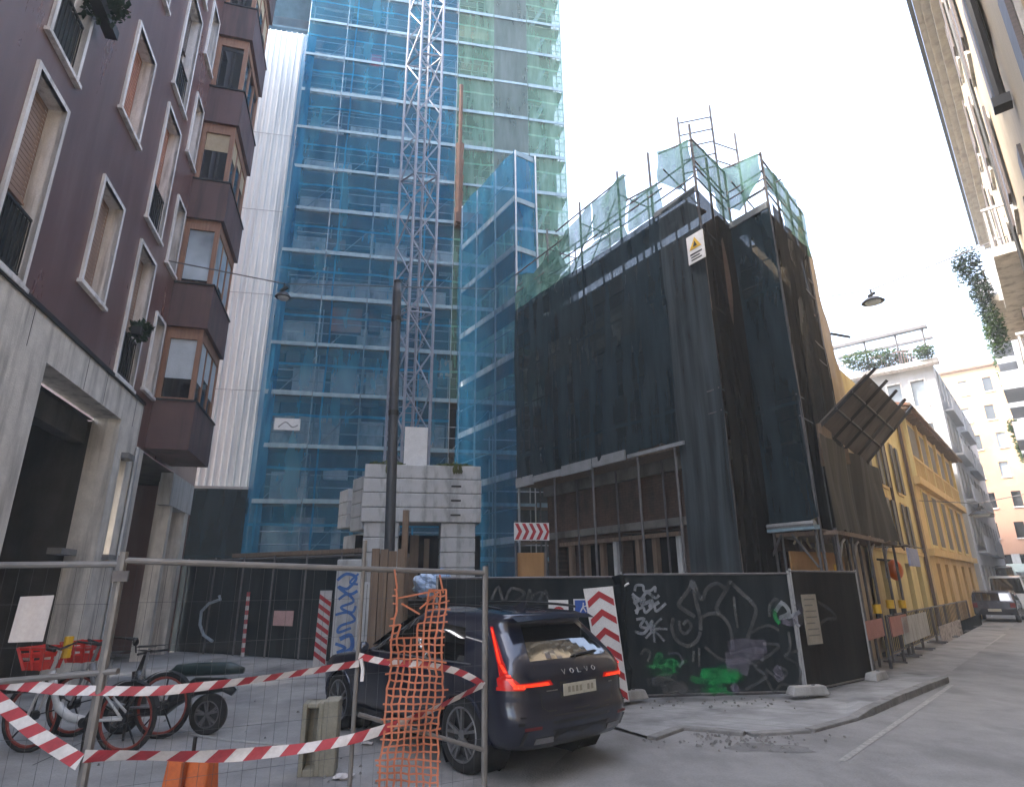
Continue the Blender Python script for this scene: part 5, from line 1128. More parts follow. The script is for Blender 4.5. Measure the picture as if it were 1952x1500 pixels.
s_, z_ = DF.hit(1706, 1086, .1); t = thing('orange_lantern', 'bright orange round lantern on the yellow house wall', 'lantern', DF.p(s_, 0, z_)); MB().ball(DF.p(s_, .1, z_), .2, .2, .28, 10).build('globe', mat('orange_glass', (.75, .17, .02), (.6, .12, .02), 3, .35), t, smooth=True); MB().tube(DF.p(s_, -.3, z_+.3), DF.p(s_, .1, z_+.25), .03).build('bracket', dkmetal, t)
s_, z_ = DF.hit(1741, 1062, .6); t = thing('street_sign', 'pale blue sign hung out from the yellow house', 'sign', DF.p(s_, .6, z_))
MB().box(QF, 0, .01, 0, .01, 0, .01) if False else None
MB().box(DF, s_-.75, s_+.75, .58, .62, z_-.24, z_+.24).build('panel', mat('pale_blue', (.2, .26, .52), (.34, .38, .55), 5, .6), t); MB().tube(DF.p(s_-1.5, .6, z_+.3), DF.p(s_+2, .6, z_+.3), .02).tube(DF.p(s_, -.3, z_+.3), DF.p(s_, .6, z_+.3), .02).build('bracket', dkmetal, t)
# wire hung street lamps
def hung_lamp(c, r, label, dirv, l0, l1):
    t = thing('hanging_lamp', label, 'street lamp', c, group='wire hung street lamps')
    a = math.atan2(dirv.y, dirv.x); mm = MB()
    mm.tube(c+Vector((0, 0, -.02)), c+Vector((0, 0, .1)), r, 12, r*.6); mm.build('hood', dkmetal, t)
    MB().tube(c+Vector((0, 0, -.08)), c+Vector((0, 0, -.02)), r*.55, 10, r*.7).build('lens', blind_pale, t)
    MB().tube(c+Vector((0, 0, .1)), c+Vector((0, 0, .4)), .03, 6).tube(c+Vector((-.1, 0, .18)), c+Vector((.1, 0, .3)), .05, 6).build('hanger', dkmetal, t)
    MB().path([c-dirv*l0+Vector((0, 0, 1.0)), c+Vector((0, 0, .4)), c+dirv*l1+Vector((0, 0, 1.0))], .018, 4).build('wire', galvdk, t)
hung_lamp(at(1664, 575, 17), .33, 'street lamp hung on a wire against the white sky above the street', DF.n, 4, 4.5)
hung_lamp(at(540, 566, 15), .22, 'street lamp hung on a wire in front of the blue scaffold edge', LF.n, 6, 6)
hung_lamp(at(1870, 980, 23), .42, 'round dark street lamp hung low over the far end of the street', DF.n, 4, 4)
# ================================================================ navy estate car (SUV) in the foreground
def lerpt(tab, z):
    if z <= tab[0][0]: return tab[0][1]
    for i in range(len(tab)-1):
        (a, b), (c, d) = tab[i], tab[i+1]
        if z <= c:
            t = (z-a)/(c-a); return b+(d-b)*t
    return tab[-1][1]
XR = [(.31, -2.28), (.36, -2.33), (.48, -2.37), (.60, -2.385), (.66, -2.36), (.72, -2.33), (.85, -2.335), (1.0, -2.31), (1.06, -2.275), (1.12, -2.25), (1.3, -2.07), (1.48, -1.88), (1.53, -1.93), (1.565, -1.97), (1.59, -1.9), (1.62, -1.4), (1.645, -.9), (1.655, -.5)]
XF = [(.31, 2.15), (.36, 2.25), (.5, 2.32), (.7, 2.32), (.85, 2.26), (.93, 2.12), (.98, 1.8), (1.03, 1.4), (1.07, 1.08), (1.12, .98), (1.3, .66), (1.5, .28), (1.565, .1), (1.59, 0), (1.62, -.15), (1.645, -.3), (1.655, -.4)]
WD = [(.31, .85), (.36, .89), (.45, .93), (.62, .952), (.8, .95), (.93, .945), (1.0, .93), (1.05, .905), (1.12, .88), (1.3, .80), (1.45, .725), (1.53, .68), (1.565, .655), (1.59, .62), (1.62, .52), (1.645, .36), (1.655, .12)]
def shape(t, z, off=0.0):
    """half outline at height z, t 0..4: 0-1 rear centre to corner, 1-2 rear corner, 2-3 side, 3-4 front corner + front"""
    xr, xf, w = lerpt(XR, z), lerpt(XF, z), lerpt(WD, z)
    rr = min(.34 if z < 1.0 else .26, w*.6, (xf-xr)*.3); rf = min(.55, w*.75, (xf-xr)*.3)
    bow = .10*(1 if z < 1.5 else .5)
    if t <= 1: y = (w-rr)*t; x = xr+bow*(y/max(w, .01))**2*.8; nx, ny = -1, .12*t
    elif t <= 2:
        a = (t-1)*PI/2; k = bow*.8*((w-rr)/max(w, .01))**2; x = xr+k+(rr-k*.0)*(1-math.cos(a)); y = w-rr+rr*math.sin(a); nx, ny = -math.cos(a), math.sin(a)
    elif t <= 3:
        x0 = xr+bow*.8*((w-rr)/max(w, .01))**2+rr; x1 = xf-rf; x = x0+(x1-x0)*(t-2); y = w-.0*(t-2); nx, ny = 0, 1
        if t > 2: y = w*(1-.02*((t-2.35)/.65)**2) if z > .32 else w
    elif t <= 4:
        a = (t-3)*PI/2; y0 = w*.98
        x = xf-rf+rf*math.sin(a)*.98+.02*rf*(t-3); y = (y0-rf)+rf*math.cos(a); nx, ny = math.sin(a), math.cos(a)
    else: x = xf; y = (w*.98-rf)*(5-t); nx, ny = 1, 0
    l = math.hypot(nx, ny) or 1
    return Vector((x+nx/l*off, y+ny/l*off, z))
ZS = sorted({*[z for z, _ in XR], *[.33, .40, .54, .78, .92, .96, 1.2, 1.38, 1.6, 1.635]})
TS = [i/6 for i in range(0, 6)]+[1+i/8 for i in range(0, 8)]+[2+i/56 for i in range(0, 56)]+[3+i/10 for i in range(0, 10)]+[4+i/4 for i in range(0, 5)]
ARCH = ((-1.4325, .355), (1.4325, .355)); AR_ = .425
def car_local(): return None
CARM = None
car_c = Vector((.11, 7.93, 0)); CA = math.radians(90+42)     # rear axle centre, heading
fx = Vector((math.cos(CA), math.sin(CA), 0)); fy = Vector((-math.sin(CA), math.cos(CA), 0))
car_o = car_c+fx*1.4325
def cw(v): return car_o+fx*v[0]+fy*v[1]+Vector((0, 0, v[2]))
car = thing('parked_car', 'dark navy estate car with lit red tail lamps parked behind the mesh fence', 'car', car_o, CA)
def bodymesh():
    mb = MB()
    for sg in (1, -1):
        vs = []; idx = {}
        for j, z in enumerate(ZS):
            for i, t in enumerate(TS):
                p = shape(t, z); p.y *= sg; idx[i, j] = len(vs); vs.append(cw(p))
        fs = []
        for j in range(len(ZS)-1):
            for i in range(len(TS)-1):
                c = (shape((TS[i]+TS[i+1])/2, (ZS[j]+ZS[j+1])/2))
                if c.y > .5 and any((c.x-a)**2+(c.z-b)**2 < AR_**2 for a, b in ARCH): continue
                q = (idx[i, j], idx[i+1, j], idx[i+1, j+1], idx[i, j+1]); fs.append(q if sg < 0 else q[::-1])
        j = len(ZS)-1
        mb.add(vs, fs)
    bot = [shape(t, .31) for t in TS]; mb.add([cw(p) for p in bot]+[cw(Vector((p.x, -p.y, p.z))) for p in bot[::-1]], [tuple(range(2*len(bot)))])
    top = [shape(t, 1.655) for t in TS]; 
    ring = [cw(p) for p in top]+[cw(Vector((p.x, -p.y, p.z))) for p in top[::-1]]
    mb.add(ring, [tuple(range(len(ring)))]); return mb
body = bodymesh().build('body', paint, car, smooth=True)
def merge(o, d=.002):
    import bmesh
    b = bmesh.new(); b.from_mesh(o.data); bmesh.ops.remove_doubles(b, verts=b.verts, dist=d); bmesh.ops.recalc_face_normals(b, faces=b.faces); b.to_mesh(o.data); b.free(); o.data.update()
merge(body)
def patch(poly, nu, nv, off, sg=1, mirror=False):
    """quad patch: poly = 4 corners (t, z) in order; edges straight in (t, z)"""
    mb = MB(); A, B, C, D = [Vector((*p, 0)) for p in poly]
    for s in ((sg, -sg) if mirror else (sg,)):
        def fn(u, v):
            q = A.lerp(B, u).lerp(D.lerp(C, u), v); p = shape(q.x, q.y, off); p.y *= s; return cw(p)
        mb.grid(nu, nv, fn)
    return mb
def side_t(x, z):
    a, b = shape(2, z).x, shape(3, z).x; return 2+(x-a)/(b-a)
def sq(pts): return [(side_t(x, z), z) for x, z in pts]
# glass
MB_ = MB()
for poly in ([(-1.42, 1.09), (-.78, 1.09), (-.82, 1.46), (-1.25, 1.43)], [(-.72, 1.09), (.1, 1.09), (.0, 1.49), (-.72, 1.47)], [(.17, 1.09), (.78, 1.09), (.34, 1.46), (.08, 1.49)]):
    g = patch(sq(poly), 10, 6, .006, 1, True); g.build('side_window', carglass, body)
g = MB(); 
for s in (1, -1):
    def fn(u, v):
        z = 1.13+.345*v; t = (1.02-.05*v)*u; p = shape(min(t, 1.25), z, .006); p.y *= s; return cw(p)
    g.grid(8, 6, fn)
g.build('rear_window', carglass, body)
g = MB()
def fn(u, v):
    z = 1.12+.40*v; w = lerpt(WD, z)*.86; x = lerpt(XF, z)+.012; y = w*(2*u-1); return cw(Vector((x-.12*abs(2*u-1)**2, y, z)))
g.grid(8, 6, fn); g.build('windscreen', carglass, body)
m = MB()
for s in (1, -1): m.path([cw(Vector((x, s*(shape(side_t(x, 1.075), 1.075).y+.008), 1.075))) for x in [-1.55+.1*i for i in range(25)]], .009, 5)
m.build('window_trim', alloy, body)
# spoiler
m = MB()
for s in (1, -1):
    m.grid(6, 2, lambda u, v: cw(Vector((-1.97-.10*(1-v)+.05*u*u-.02, s*u*.64, 1.535+.045*v+.0-.02*u*u))))
    m.grid(6, 2, lambda u, v: cw(Vector((-2.09+.05*u*u+.25*v, s*u*.64, 1.53-.01*v-.02*u*u))))
m.build('spoiler', paint, body)
m = MB()
for s in (1, -1): m.path([cw(Vector((x, s*(.62+.0*x), 1.63+.045*math.sin(PI*(x+1.75)/2.0)**.5))) for x in [-1.74+.1*i for i in range(20)]], .016, 6)
m.build('roof_rail', trim, body)
m = MB(); m.hexa([cw((-1.45, -.02, 1.60)), cw((-1.25, -.02, 1.62)), cw((-1.25, .02, 1.62)), cw((-1.45, .02, 1.60)), cw((-1.5, -.008, 1.70)), cw((-1.42, -.008, 1.70)), cw((-1.42, .008, 1.70)), cw((-1.5, .008, 1.70))]); m.build('antenna_fin', paint, body)
# tail lamps: tall upper blade, shoulder and foot running into the tailgate
for s in (1, -1):
    lm = MB()
    for poly in ([(1.60, 1.02), (1.86, 1.02), (1.92, 1.14), (1.72, 1.14)], [(1.72, 1.14), (1.92, 1.14), (1.86, 1.46), (1.76, 1.46)], [(1.28, .90), (1.80, .90), (1.86, 1.02), (1.60, 1.02)]):
        lm.v += (g := patch(poly, 6, 6, .014, s)).v and []; b = len(lm.v); lm.add(g.v, g.f)
    g = patch([(.66, .895), (1.30, .895), (1.36, .935), (.72, .945)], 8, 2, .014, s); lm.add(g.v, g.f)
    g = patch([(1.30, .87), (1.86, .87), (1.84, .905), (1.28, .905)], 8, 2, .012, s); lm.add(g.v, g.f)
    tl_ = lm.build('tail_lamp', lampred2, body, smooth=True)
    bm2 = MB()
    for poly in ([(1.80, 1.12), (1.86, 1.12), (1.83, 1.44), (1.79, 1.44)], [(1.42, .905), (1.50, .905), (1.84, 1.11), (1.76, 1.11)], [(.74, .900), (1.42, .900), (1.42, .922), (.78, .928)], [(1.28, .885), (1.5, .885), (1.5, .925), (1.28, .925)], [(1.5, .97), (1.64, .97), (1.66, 1.02), (1.56, 1.02)]):
        g = patch(poly, 5, 3, .018, s); bm2.add(g.v, g.f)
    bm2.build('light_strip', lampred, tl_)
# tailgate details
def rear(y, z, off=.01):
    w, rr = lerpt(WD, z), .34 if z < 1 else .26
    t = abs(y)/(w-min(rr, w*.6)); p = shape(min(t, 1.6), z, off); return cw(Vector((p.x, y, z)))
def strip(pts, w, off=.008):
    mb = MB(); vs = []
    for i, (y, z) in enumerate(pts):
        a = pts[max(i-1, 0)]; b = pts[min(i+1, len(pts)-1)]; dy, dz = b[0]-a[0], b[1]-a[1]; l = math.hypot(dy, dz) or 1
        vs += [rear(y-dz/l*w/2, z+dy/l*w/2, off), rear(y+dz/l*w/2, z-dy/l*w/2, off)]
    return mb.add(vs, [(2*i, 2*i+1, 2*i+3, 2*i+2) for i in range(len(pts)-1)])
m = MB()
for pts in ([(-.60, 1.08), (-.58, .95), (-.56, .70), (-.5, .66), (0, .645), (.5, .66), (.56, .70), (.58, .95), (.60, 1.08)], [(-.84, .63), (-.4, .615), (0, .61), (.4, .615), (.84, .63)]):
    g = strip(pts, .012, .004); m.add(g.v, g.f)
m.build('panel_gap', trim, body)
m = MB(); g = strip([(-.80, .425), (-.4, .415), (0, .41), (.4, .415), (.80, .425)], .13, .006); m.add(g.v, g.f); g = strip([(-.86, .565), (-.4, .55), (0, .545), (.4, .55), (.86, .565)], .03, .006); m.add(g.v, g.f); m.build('bumper_insert', trim, body)
m = MB(); m.quad(rear(-.30, .76, .006), rear(.30, .76, .006), rear(.30, .915, .006), rear(-.30, .915, .006)); m.build('plate_recess', trim, body)
pr = [rear(-.26, .775, .02), rear(.26, .775, .02), rear(.26, .89, .02), rear(-.26, .89, .02)]
m = MB(); m.prism(pr, fx*.01); pl_ = m.build('number_plate', platem, body)
m = MB(); nq = -fx*.004
for i in range(7):
    if i == 2: continue
    u0 = .1+.118*i; a = pr[0].lerp(pr[1], u0).lerp(pr[3].lerp(pr[2], u0), .25)+nq; b = pr[0].lerp(pr[1], u0+.075).lerp(pr[3].lerp(pr[2], u0+.075), .25)+nq; c = pr[0].lerp(pr[1], u0+.075).lerp(pr[3].lerp(pr[2], u0+.075), .75)+nq; d = pr[0].lerp(pr[1], u0).lerp(pr[3].lerp(pr[2], u0), .75)+nq; m.quad(a, b, c, d)
m.build('smudged_characters', mat('faded_plate', (.2, .18, .15), (.3, .28, .22), 12, .8), pl_)
m = MB()
for s in (1, -1):
    m.hexa([rear(s*.42, .365, .012), rear(s*.66, .365, .012), rear(s*.66, .365, -.05), rear(s*.42, .365, -.05), rear(s*.43, .42, .012), rear(s*.65, .42, .012), rear(s*.65, .42, -.05), rear(s*.43, .42, -.05)])
m.build('exhaust_trim', alloy, body)
m = MB()
for s in (1, -1): g = strip([(s*.60, .52), (s*.80, .52)], .03, .01); m.add(g.v, g.f)
m.build('reflector', mat('reflector', (.16, .008, .01), (.1, .006, .008), 5, .3), body)
m = MB(); m.path([rear(-.02, 1.12, .02), rear(-.02, 1.15, .03), rear(-.25, 1.165, .03), rear(-.42, 1.17, .025)], .012, 5); m.path([rear(.04, 1.145, .025), rear(-.45, 1.165, .02)], .008, 4); m.build('rear_wiper', trim, body)
# spaced letters across the tailgate, drawn as strokes
LET = {'V': [[(0, 1), (.5, 0), (1, 1)]], 'O': [[(.5, 1), (.1, .8), (.0, .5), (.1, .2), (.5, 0), (.9, .2), (1, .5), (.9, .8), (.5, 1)]], 'L': [[(0, 1), (0, 0), (.9, 0)]]}
m = MB()
for i, chh in enumerate('VOLVO'):
    y0 = .245-.12*i
    for pl in LET[chh]: m.path([rear(y0-.05*x, .985+.045*z, .012) for x, z in pl], .0048, 4)
m.build('badge_letters', alloy, body)
m = MB(); m.path([rear(.50-.05*i, .845, .012) for i in range(4)], .006, 4); m.path([rear(-.5-.03*i, .845, .012) for i in range(3)], .006, 4); m.build('badge', alloy, body)
# sides: door gaps, handles, sills, mirrors
m = MB()
for s in (1, -1):
    for line in ([(-.75, 1.07), (-.76, .8), (-.78, .42)], [(.14, 1.07), (.13, .7), (.12, .36)], [(-1.02, .98), (-.98, .8), (-.9, .6), (-.82, .45)], [(1.0, .98), (1.03, .7), (1.0, .45)]):
        m.path([cw(Vector((x, s*(shape(side_t(x, z), z).y+.001), z))) for x, z in line], .006, 4)
m.build('door_gap', trim, body)
for s in (1, -1):
    for x in (-.62, .30):
        m = MB(); m.path([cw(Vector((x, s*(shape(side_t(x, .97), .97).y+.0), .97))), cw(Vector((x+.03, s*(shape(side_t(x, .97), .97).y+.035), .975))), cw(Vector((x+.2, s*(shape(side_t(x, .97), .97).y+.035), .98))), cw(Vector((x+.23, s*(shape(side_t(x, .97), .97).y), .98)))], .014, 6); m.build('door_handle', paint, body)
    m = MB(); m.ball(cw((.62, s*1.03, 1.12)), .08, .11, .08, 8); m.tube(cw((.66, s*.88, 1.07)), cw((.64, s*.98, 1.09)), .02); m.build('wing_mirror', paint, body, smooth=True)
m = MB()
for s in (1, -1): m.path([cw(Vector((x, s*.90, .30))) for x in [-.95+.1*i for i in range(20)]], .06, 6)
m.build('sill', trim, body)
m = MB()
for s in (1, -1):
    for (a, b) in ARCH:
        pts = []
        for i in range(25):
            an = -.18*PI+1.36*PI*i/24; z = b+math.sin(an)*AR_; x = a+math.cos(an)*AR_
            if z < .32: continue
            t = side_t(x, z); 
            pts.append(cw(Vector((x, s*(shape(min(max(t, 1.2), 3.6), z).y+.004), z))))
        m.path(pts, .022, 6)
m.build('arch_trim', paint, body)
m = MB()
for s in (1, -1):
    for (a, b) in ARCH:
        n_ = 16; vs = []
        for i in range(n_+1):
            an = -.25*PI+1.5*PI*i/n_
            for y in (.94, .58): vs.append(cw((a+math.cos(an)*(AR_+.01), s*(y if y < .9 else .9), b+math.sin(an)*(AR_+.01))))
        m.add(vs, [(2*i, 2*i+1, 2*i+3, 2*i+2) for i in range(n_)]); m.add([cw((a+math.cos(2*PI*i/n_)*AR_, s*.58, b+math.sin(2*PI*i/n_)*AR_)) for i in range(n_)], [tuple(range(n_))])
m.build('wheel_well', blackm, body)
MB().hexa([cw(v) for v in ((-1.0, -.78, .24), (1.0, -.78, .24), (1.0, .78, .24), (-1.0, .78, .24), (-1.0, -.8, .305), (1.0, -.8, .305), (1.0, .8, .305), (-1.0, .8, .305))]).build('underbody', blackm, body)
def wheel(c, ax, rad, width, parent, name='wheel', rimr=.27, spokes=5, rim=alloy, out=1):
    """c centre, ax axle unit vector pointing outwards"""
    up = Vector((0, 0, 1)); fw = ax.cross(up).normalized()
    def cir(a, r, o): return c+(fw*math.cos(a)+up*math.sin(a))*r+ax*o
    N = 36; prof = [(rimr, -width*.5), (rad*.93, -width*.5), (rad, -width*.34), (rad, width*.34), (rad*.955, width*.47), (rad*.85, width*.52), (rimr, width*.46)]
    m = MB(); vs = [cir(2*PI*i/N, r, o) for i in range(N) for r, o in prof]; k_ = len(prof)
    m.add(vs, [(i*k_+j, ((i+1) % N)*k_+j, ((i+1) % N)*k_+j+1, i*k_+j+1) for i in range(N) for j in range(k_-1)]); w = m.build(name, rubber, parent, smooth=True)
    m = MB(); prof = [(rimr+.004, width*.46), (rimr*.97, width*.49), (rimr*.92, width*.46), (rimr*.88, width*.1)]; k_ = 4; vs = [cir(2*PI*i/N, r, o) for i in range(N) for r, o in prof]
    m.add(vs, [(i*k_+j, ((i+1) % N)*k_+j, ((i+1) % N)*k_+j+1, i*k_+j+1) for i in range(N) for j in range(3)])
    for i in range(spokes):
        for da in (-.13, .13):
            a = 2*PI*i/spokes+.2; m.beam(cir(a, rimr*.16, width*.40), cir(a+da*1.3, rimr*.93, width*.44), .028, .03, up=ax)
    m.tube(c+ax*width*.2, c+ax*width*.44, rimr*.2, 12); m.build('rim', rim, w)
    m = MB(); m.add([cir(2*PI*i/N, rimr*.93, width*.08) for i in range(N)], [tuple(range(N))]); m.build('brake_disc', dkmetal, w)
    return w
for x in (-1.4325, 1.4325):
    for s in (1, -1): wheel(cw((x, s*.822, .372)), fy*s, .372, .24, body)

# ================================================================ hire bikes
rimor = mat('bike_rim', (.26, .04, .025), (.14, .025, .018), 6, .5); bikew = mat('bike_white', (.5, .5, .5), (.4, .4, .4), 4, .35); bred = mat('basket_red', (.6, .03, .02), (.45, .02, .016), 5, .45)
def make_bike(loc, ang, label, frame_m, extra=None, k=1.0):
    t = thing('hire_bicycle', label, 'bicycle', loc, ang, 'hire bicycles')
    d = Vector((math.cos(ang), math.sin(ang), 0)); l = Vector((-math.sin(ang), math.cos(ang), 0)); o = Vector(loc)
    def P(x, y, z): return o+(d*x+l*y+Vector((0, 0, z)))*k
    for x in (-.55, .55):
        c = P(x, 0, .345); N = 28
        w = MB(); w.path([c+(d*math.cos(2*PI*i/N)+Vector((0, 0, math.sin(2*PI*i/N))))*.325*k for i in range(N)], .024*k, 8, True); wo = w.build('wheel', rubber, t, smooth=True)
        w = MB(); w.path([c+(d*math.cos(2*PI*i/N)+Vector((0, 0, math.sin(2*PI*i/N))))*.292*k for i in range(N)], .017*k, 6, True)
        w.build('rim', rimor, wo); w = MB()
        for i in range(5): w.tube(c, c+(d*math.cos(2*PI*i/5+.4)+Vector((0, 0, math.sin(2*PI*i/5+.4))))*.285*k, .009*k, 4)
        w.tube(c-l*.05*k, c+l*.05*k, .05*k, 8); w.build('hub', dkmetal, wo)
        w = MB(); a0 = .25*PI if x < 0 else .2*PI; pts = [c+(d*math.cos(a0+.65*PI*i/10)+Vector((0, 0, math.sin(a0+.65*PI*i/10))))*.365*k for i in range(11)]
        vs = []
        for p in pts: vs += [p-l*.035*k, p+l*.035*k]
        w.add(vs, [(2*i, 2*i+1, 2*i+3, 2*i+2) for i in range(10)]); w.build('mudguard', dkmetal, t)
    m = MB(); m.path([P(.42, 0, .78), P(.36, 0, .62), P(.24, 0, .42), P(.10, 0, .34), P(-.1, 0, .31), P(-.16, 0, .31)], [.036*k, .04*k, .045*k, .045*k, .042*k, .042*k], 8)
    m.path([P(-.14, 0, .31), P(-.24, 0, .66)], .026*k, 8)
    for s in (.06, -.06): m.path([P(-.14, s, .32), P(-.55, s, .345)], .017*k, 6); m.path([P(-.23, s*.4, .62), P(-.55, s, .345)], .013*k, 6)
    m.build('frame', frame_m, t, smooth=True)
    m = MB(); m.path([P(.37, 0, .98), P(.42, 0, .8)], .02*k, 8)
    for s in (.06, -.06): m.path([P(.42, 0, .78), P(.44, s, .7), P(.55, s, .345)], .014*k, 6)
    m.build('fork', frame_m, t)
    m = MB(); m.path([P(.24, .3, 1.03), P(.36, .2, 1.06), P(.37, 0, 1.0), P(.36, -.2, 1.06), P(.24, -.3, 1.03)], .013*k, 6); hb = m.build('handlebar', dkmetal, t)
    m = MB(); m.path([P(.24, .3, 1.03), P(.13, .33, 1.02)], .02*k, 6); m.path([P(.24, -.3, 1.03), P(.13, -.33, 1.02)], .02*k, 6); m.build('grip', trim, hb)
    m = MB(); m.path([P(-.24, 0, .64), P(-.28, 0, .95)], .016*k, 6); m.build('seat_post', galv, t)
    m = MB(); m.grid(6, 4, lambda u, v: P(-.42+.28*u, (v-.5)*(.19 if u < .45 else .19-.2*(u-.45)), .97+.02*math.cos((v-.5)*3)-.015*u)); m.grid(6, 4, lambda u, v: P(-.42+.28*u, (v-.5)*(.19 if u < .45 else .19-.2*(u-.45)), .91+.02*u)); m.build('saddle', trim, t)
    m = MB(); m.path([P(-.14, -.09, .31), P(-.05, -.1, .17)], .014*k, 5); m.path([P(-.14, .09, .31), P(-.23, .1, .45)], .014*k, 5); m.tube(P(-.14, -.1, .31), P(-.14, .1, .31), .05*k, 10); m.build('crank', dkmetal, t)
    # open basket: tapered walls with slots
    m = MB(); b0 = [(.46, -.11), (.66, -.11), (.66, .11), (.46, .11)]; b1 = [(.44, -.16), (.74, -.16), (.74, .16), (.44, .16)]; z0, z1 = .80, 1.03
    for i in range(4):
        j = (i+1) % 4
        for (v0, v1) in ((0, .35), (.55, .72), (.86, 1)):
            q = [(*Vector(b0[i]).lerp(Vector(b1[i]), v0), z0+(z1-z0)*v0), (*Vector(b0[j]).lerp(Vector(b1[j]), v0), z0+(z1-z0)*v0), (*Vector(b0[j]).lerp(Vector(b1[j]), v1), z0+(z1-z0)*v1), (*Vector(b0[i]).lerp(Vector(b1[i]), v1), z0+(z1-z0)*v1)]
            m.quad(*[P(*p) for p in q])
        m.beam(P(*b0[i], z0), P(*b1[i], z1), .025*k, .025*k)
        m.beam(P(*Vector(b0[i]).lerp(Vector(b0[j]), .5), z0), P(*Vector(b1[i]).lerp(Vector(b1[j]), .5), z1), .02*k, .02*k)
    m.quad(*[P(*p, z0) for p in b0]); bk_ = m.build('basket', bred, t)
    m = MB(); m.beam(P(.74, -.07, .91), P(.745, .07, .93), .006, .07*k) ; m.build('label', tape_w, bk_)
    if extra: m = MB(); m.path([P(.40, -.12, .9), P(.40, -.12, 1.12)], .045*k, 8); m.build('handset', yellowm, t)
    m = MB(); m.path([P(-.2, .12, .3), P(-.28, .2, .02)], .012*k, 5); m.build('kickstand', dkmetal, t)
    return t
g1 = gp(228, 1440); g2 = gp(300, 1408)
BA = math.radians(180-8)
bd_ = Vector((math.cos(BA), math.sin(BA), 0))
BK_ = 1.17
make_bike(tuple(g1+bd_*.55*BK_), BA, 'white framed hire bicycle with red basket and yellow handset, nearest to the mesh fence', bikew, True, BK_)
BA2 = math.radians(180-6); bd2 = Vector((math.cos(BA2), math.sin(BA2), 0))
make_bike(tuple(g2+bd2*.55*BK_), BA2, 'grey framed hire bicycle with red basket standing behind the white one', mat('bike_grey', (.2, .2, .21), (.14, .14, .15), 4, .4), False, BK_)
# dark moped behind the bikes
mp = gp(392, 1400); MA = math.radians(180-4); md = Vector((math.cos(MA), math.sin(MA), 0)); ml = Vector((-math.sin(MA), math.cos(MA), 0)); mo = mp+md*.62
sco = thing('moped', 'dark moped with a teal black seat parked behind the hire bicycles', 'moped', tuple(mo), MA)
def MP(x, y, z): return mo+md*x+ml*y+Vector((0, 0, z))
for x in (-.62, .62): wheel(MP(x, 0, .255), ml, .255, .10, sco, rimr=.17, spokes=5, rim=galvdk)
teal = mat('teal_seat', (.015, .035, .035), (.01, .022, .024), 3, .35)
m = MB(); m.path([MP(-.95, 0, .52), MP(-.8, 0, .62), MP(-.4, 0, .60), MP(-.1, 0, .42), MP(.0, 0, .3), MP(.3, 0, .28), MP(.42, 0, .45), MP(.48, 0, .8)], [.05, .09, .12, .1, .07, .07, .1, .08], 10); m.build('body', mat('moped_paint', (.015, .02, .022), (.01, .012, .014), 2, .3, coat=.6), sco, smooth=True)
m = MB(); m.path([MP(-1.05, 0, .80), MP(-.85, 0, .83), MP(-.45, 0, .82), MP(-.1, 0, .80), MP(.02, 0, .74)], [.04, .085, .09, .085, .04], 10); m.build('seat', teal, sco, smooth=True)
m = MB(); m.path([MP(.47, 0, .78), MP(.40, 0, 1.0)], .04, 8); m.path([MP(.3, .34, 1.04), MP(.4, .1, 1.03), MP(.4, -.1, 1.03), MP(.3, -.34, 1.04)], .016, 6); m.build('handlebar', dkmetal, sco)
m = MB()
for s in (.07, -.07): m.path([MP(.47, s, .75), MP(.62, s, .26)], .022, 6)
m.build('fork', galvdk, sco)
m = MB(); m.grid(10, 2, lambda u, v: MP(.62+.3*math.cos(.15*PI+.7*PI*u), -.07+.14*v, .255+.3*math.sin(.15*PI+.7*PI*u))); m.build('mudguard', trim, sco)
m = MB(); m.path([MP(.36, .3, 1.06), MP(.34, .36, 1.16)], .01, 5); m.ball(MP(.34, .37, 1.2), .03, .06, .05, 8); m.build('mirror', dkmetal, sco)
# ================================================================ rope, hollow block, orange barrier
r_ = [gp(x, y, .015) for x, y in ((338, 1388), (380, 1402), (430, 1410), (520, 1418), (600, 1424), (640, 1440))]
t = thing('cable', 'pale cable lying on the yard paving between the moped and the hollow block', 'cable', r_[0]); MB().path(r_, .018, 5).build('cord', mat('pale_cable', (.36, .36, .35), (.28, .28, .27), 3, .7), t)
c = gp(600, 1482); HB = Fr(c.x-.17, c.y, 82)
hb = thing('concrete_block', 'hollow concrete block standing on end beside the car', 'concrete block', (c.x, c.y, 0))
m = MB(); hz = .70; m.ring(HB, -.02, .2, 0, hz, .05, -.28, 0, .07); m.box(HB, .2, .36, -.3, .02, 0, hz+.02); m.box(HB, -.02, .2, -.28, -.2, 0, hz); m.build('shell', mat('yellowish_concrete', (.30, .28, .22), (.2, .19, .15), 3, .9, bump=.3), hb, bevel=.012)
q = at(352, 1447, 5.3)
OB = Fr(q.x, 5.3, 92)
ob_ = thing('plastic_barrier', 'orange plastic barrier end standing on the paving in front of the fence', 'barrier', (q.x, 5.3, 0))
m = MB(); w0, w1, hz = .2, .165, q.z
m.hexa([OB.p(-w0, -.3, 0), OB.p(w0, -.3, 0), OB.p(w0, 0.02, 0), OB.p(-w0, 0.02, 0), OB.p(-w1, -.22, hz), OB.p(w1, -.22, hz), OB.p(w1, -.05, hz), OB.p(-w1, -.05, hz)]); m.build('shell', orangem, ob_, bevel=.02)
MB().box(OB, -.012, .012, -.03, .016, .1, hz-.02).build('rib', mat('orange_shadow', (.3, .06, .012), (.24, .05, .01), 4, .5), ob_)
MB().tube(OB.p(0.01, -.02, hz-.22), OB.p(0.01, .012, hz-.225), .035, 12).build('hole', blackm, ob_)
MB().tube(OB.p(.0, -.12, hz-.02), OB.p(0, -.12, hz+.13), .016, 8).build('peg', dkmetal, ob_)
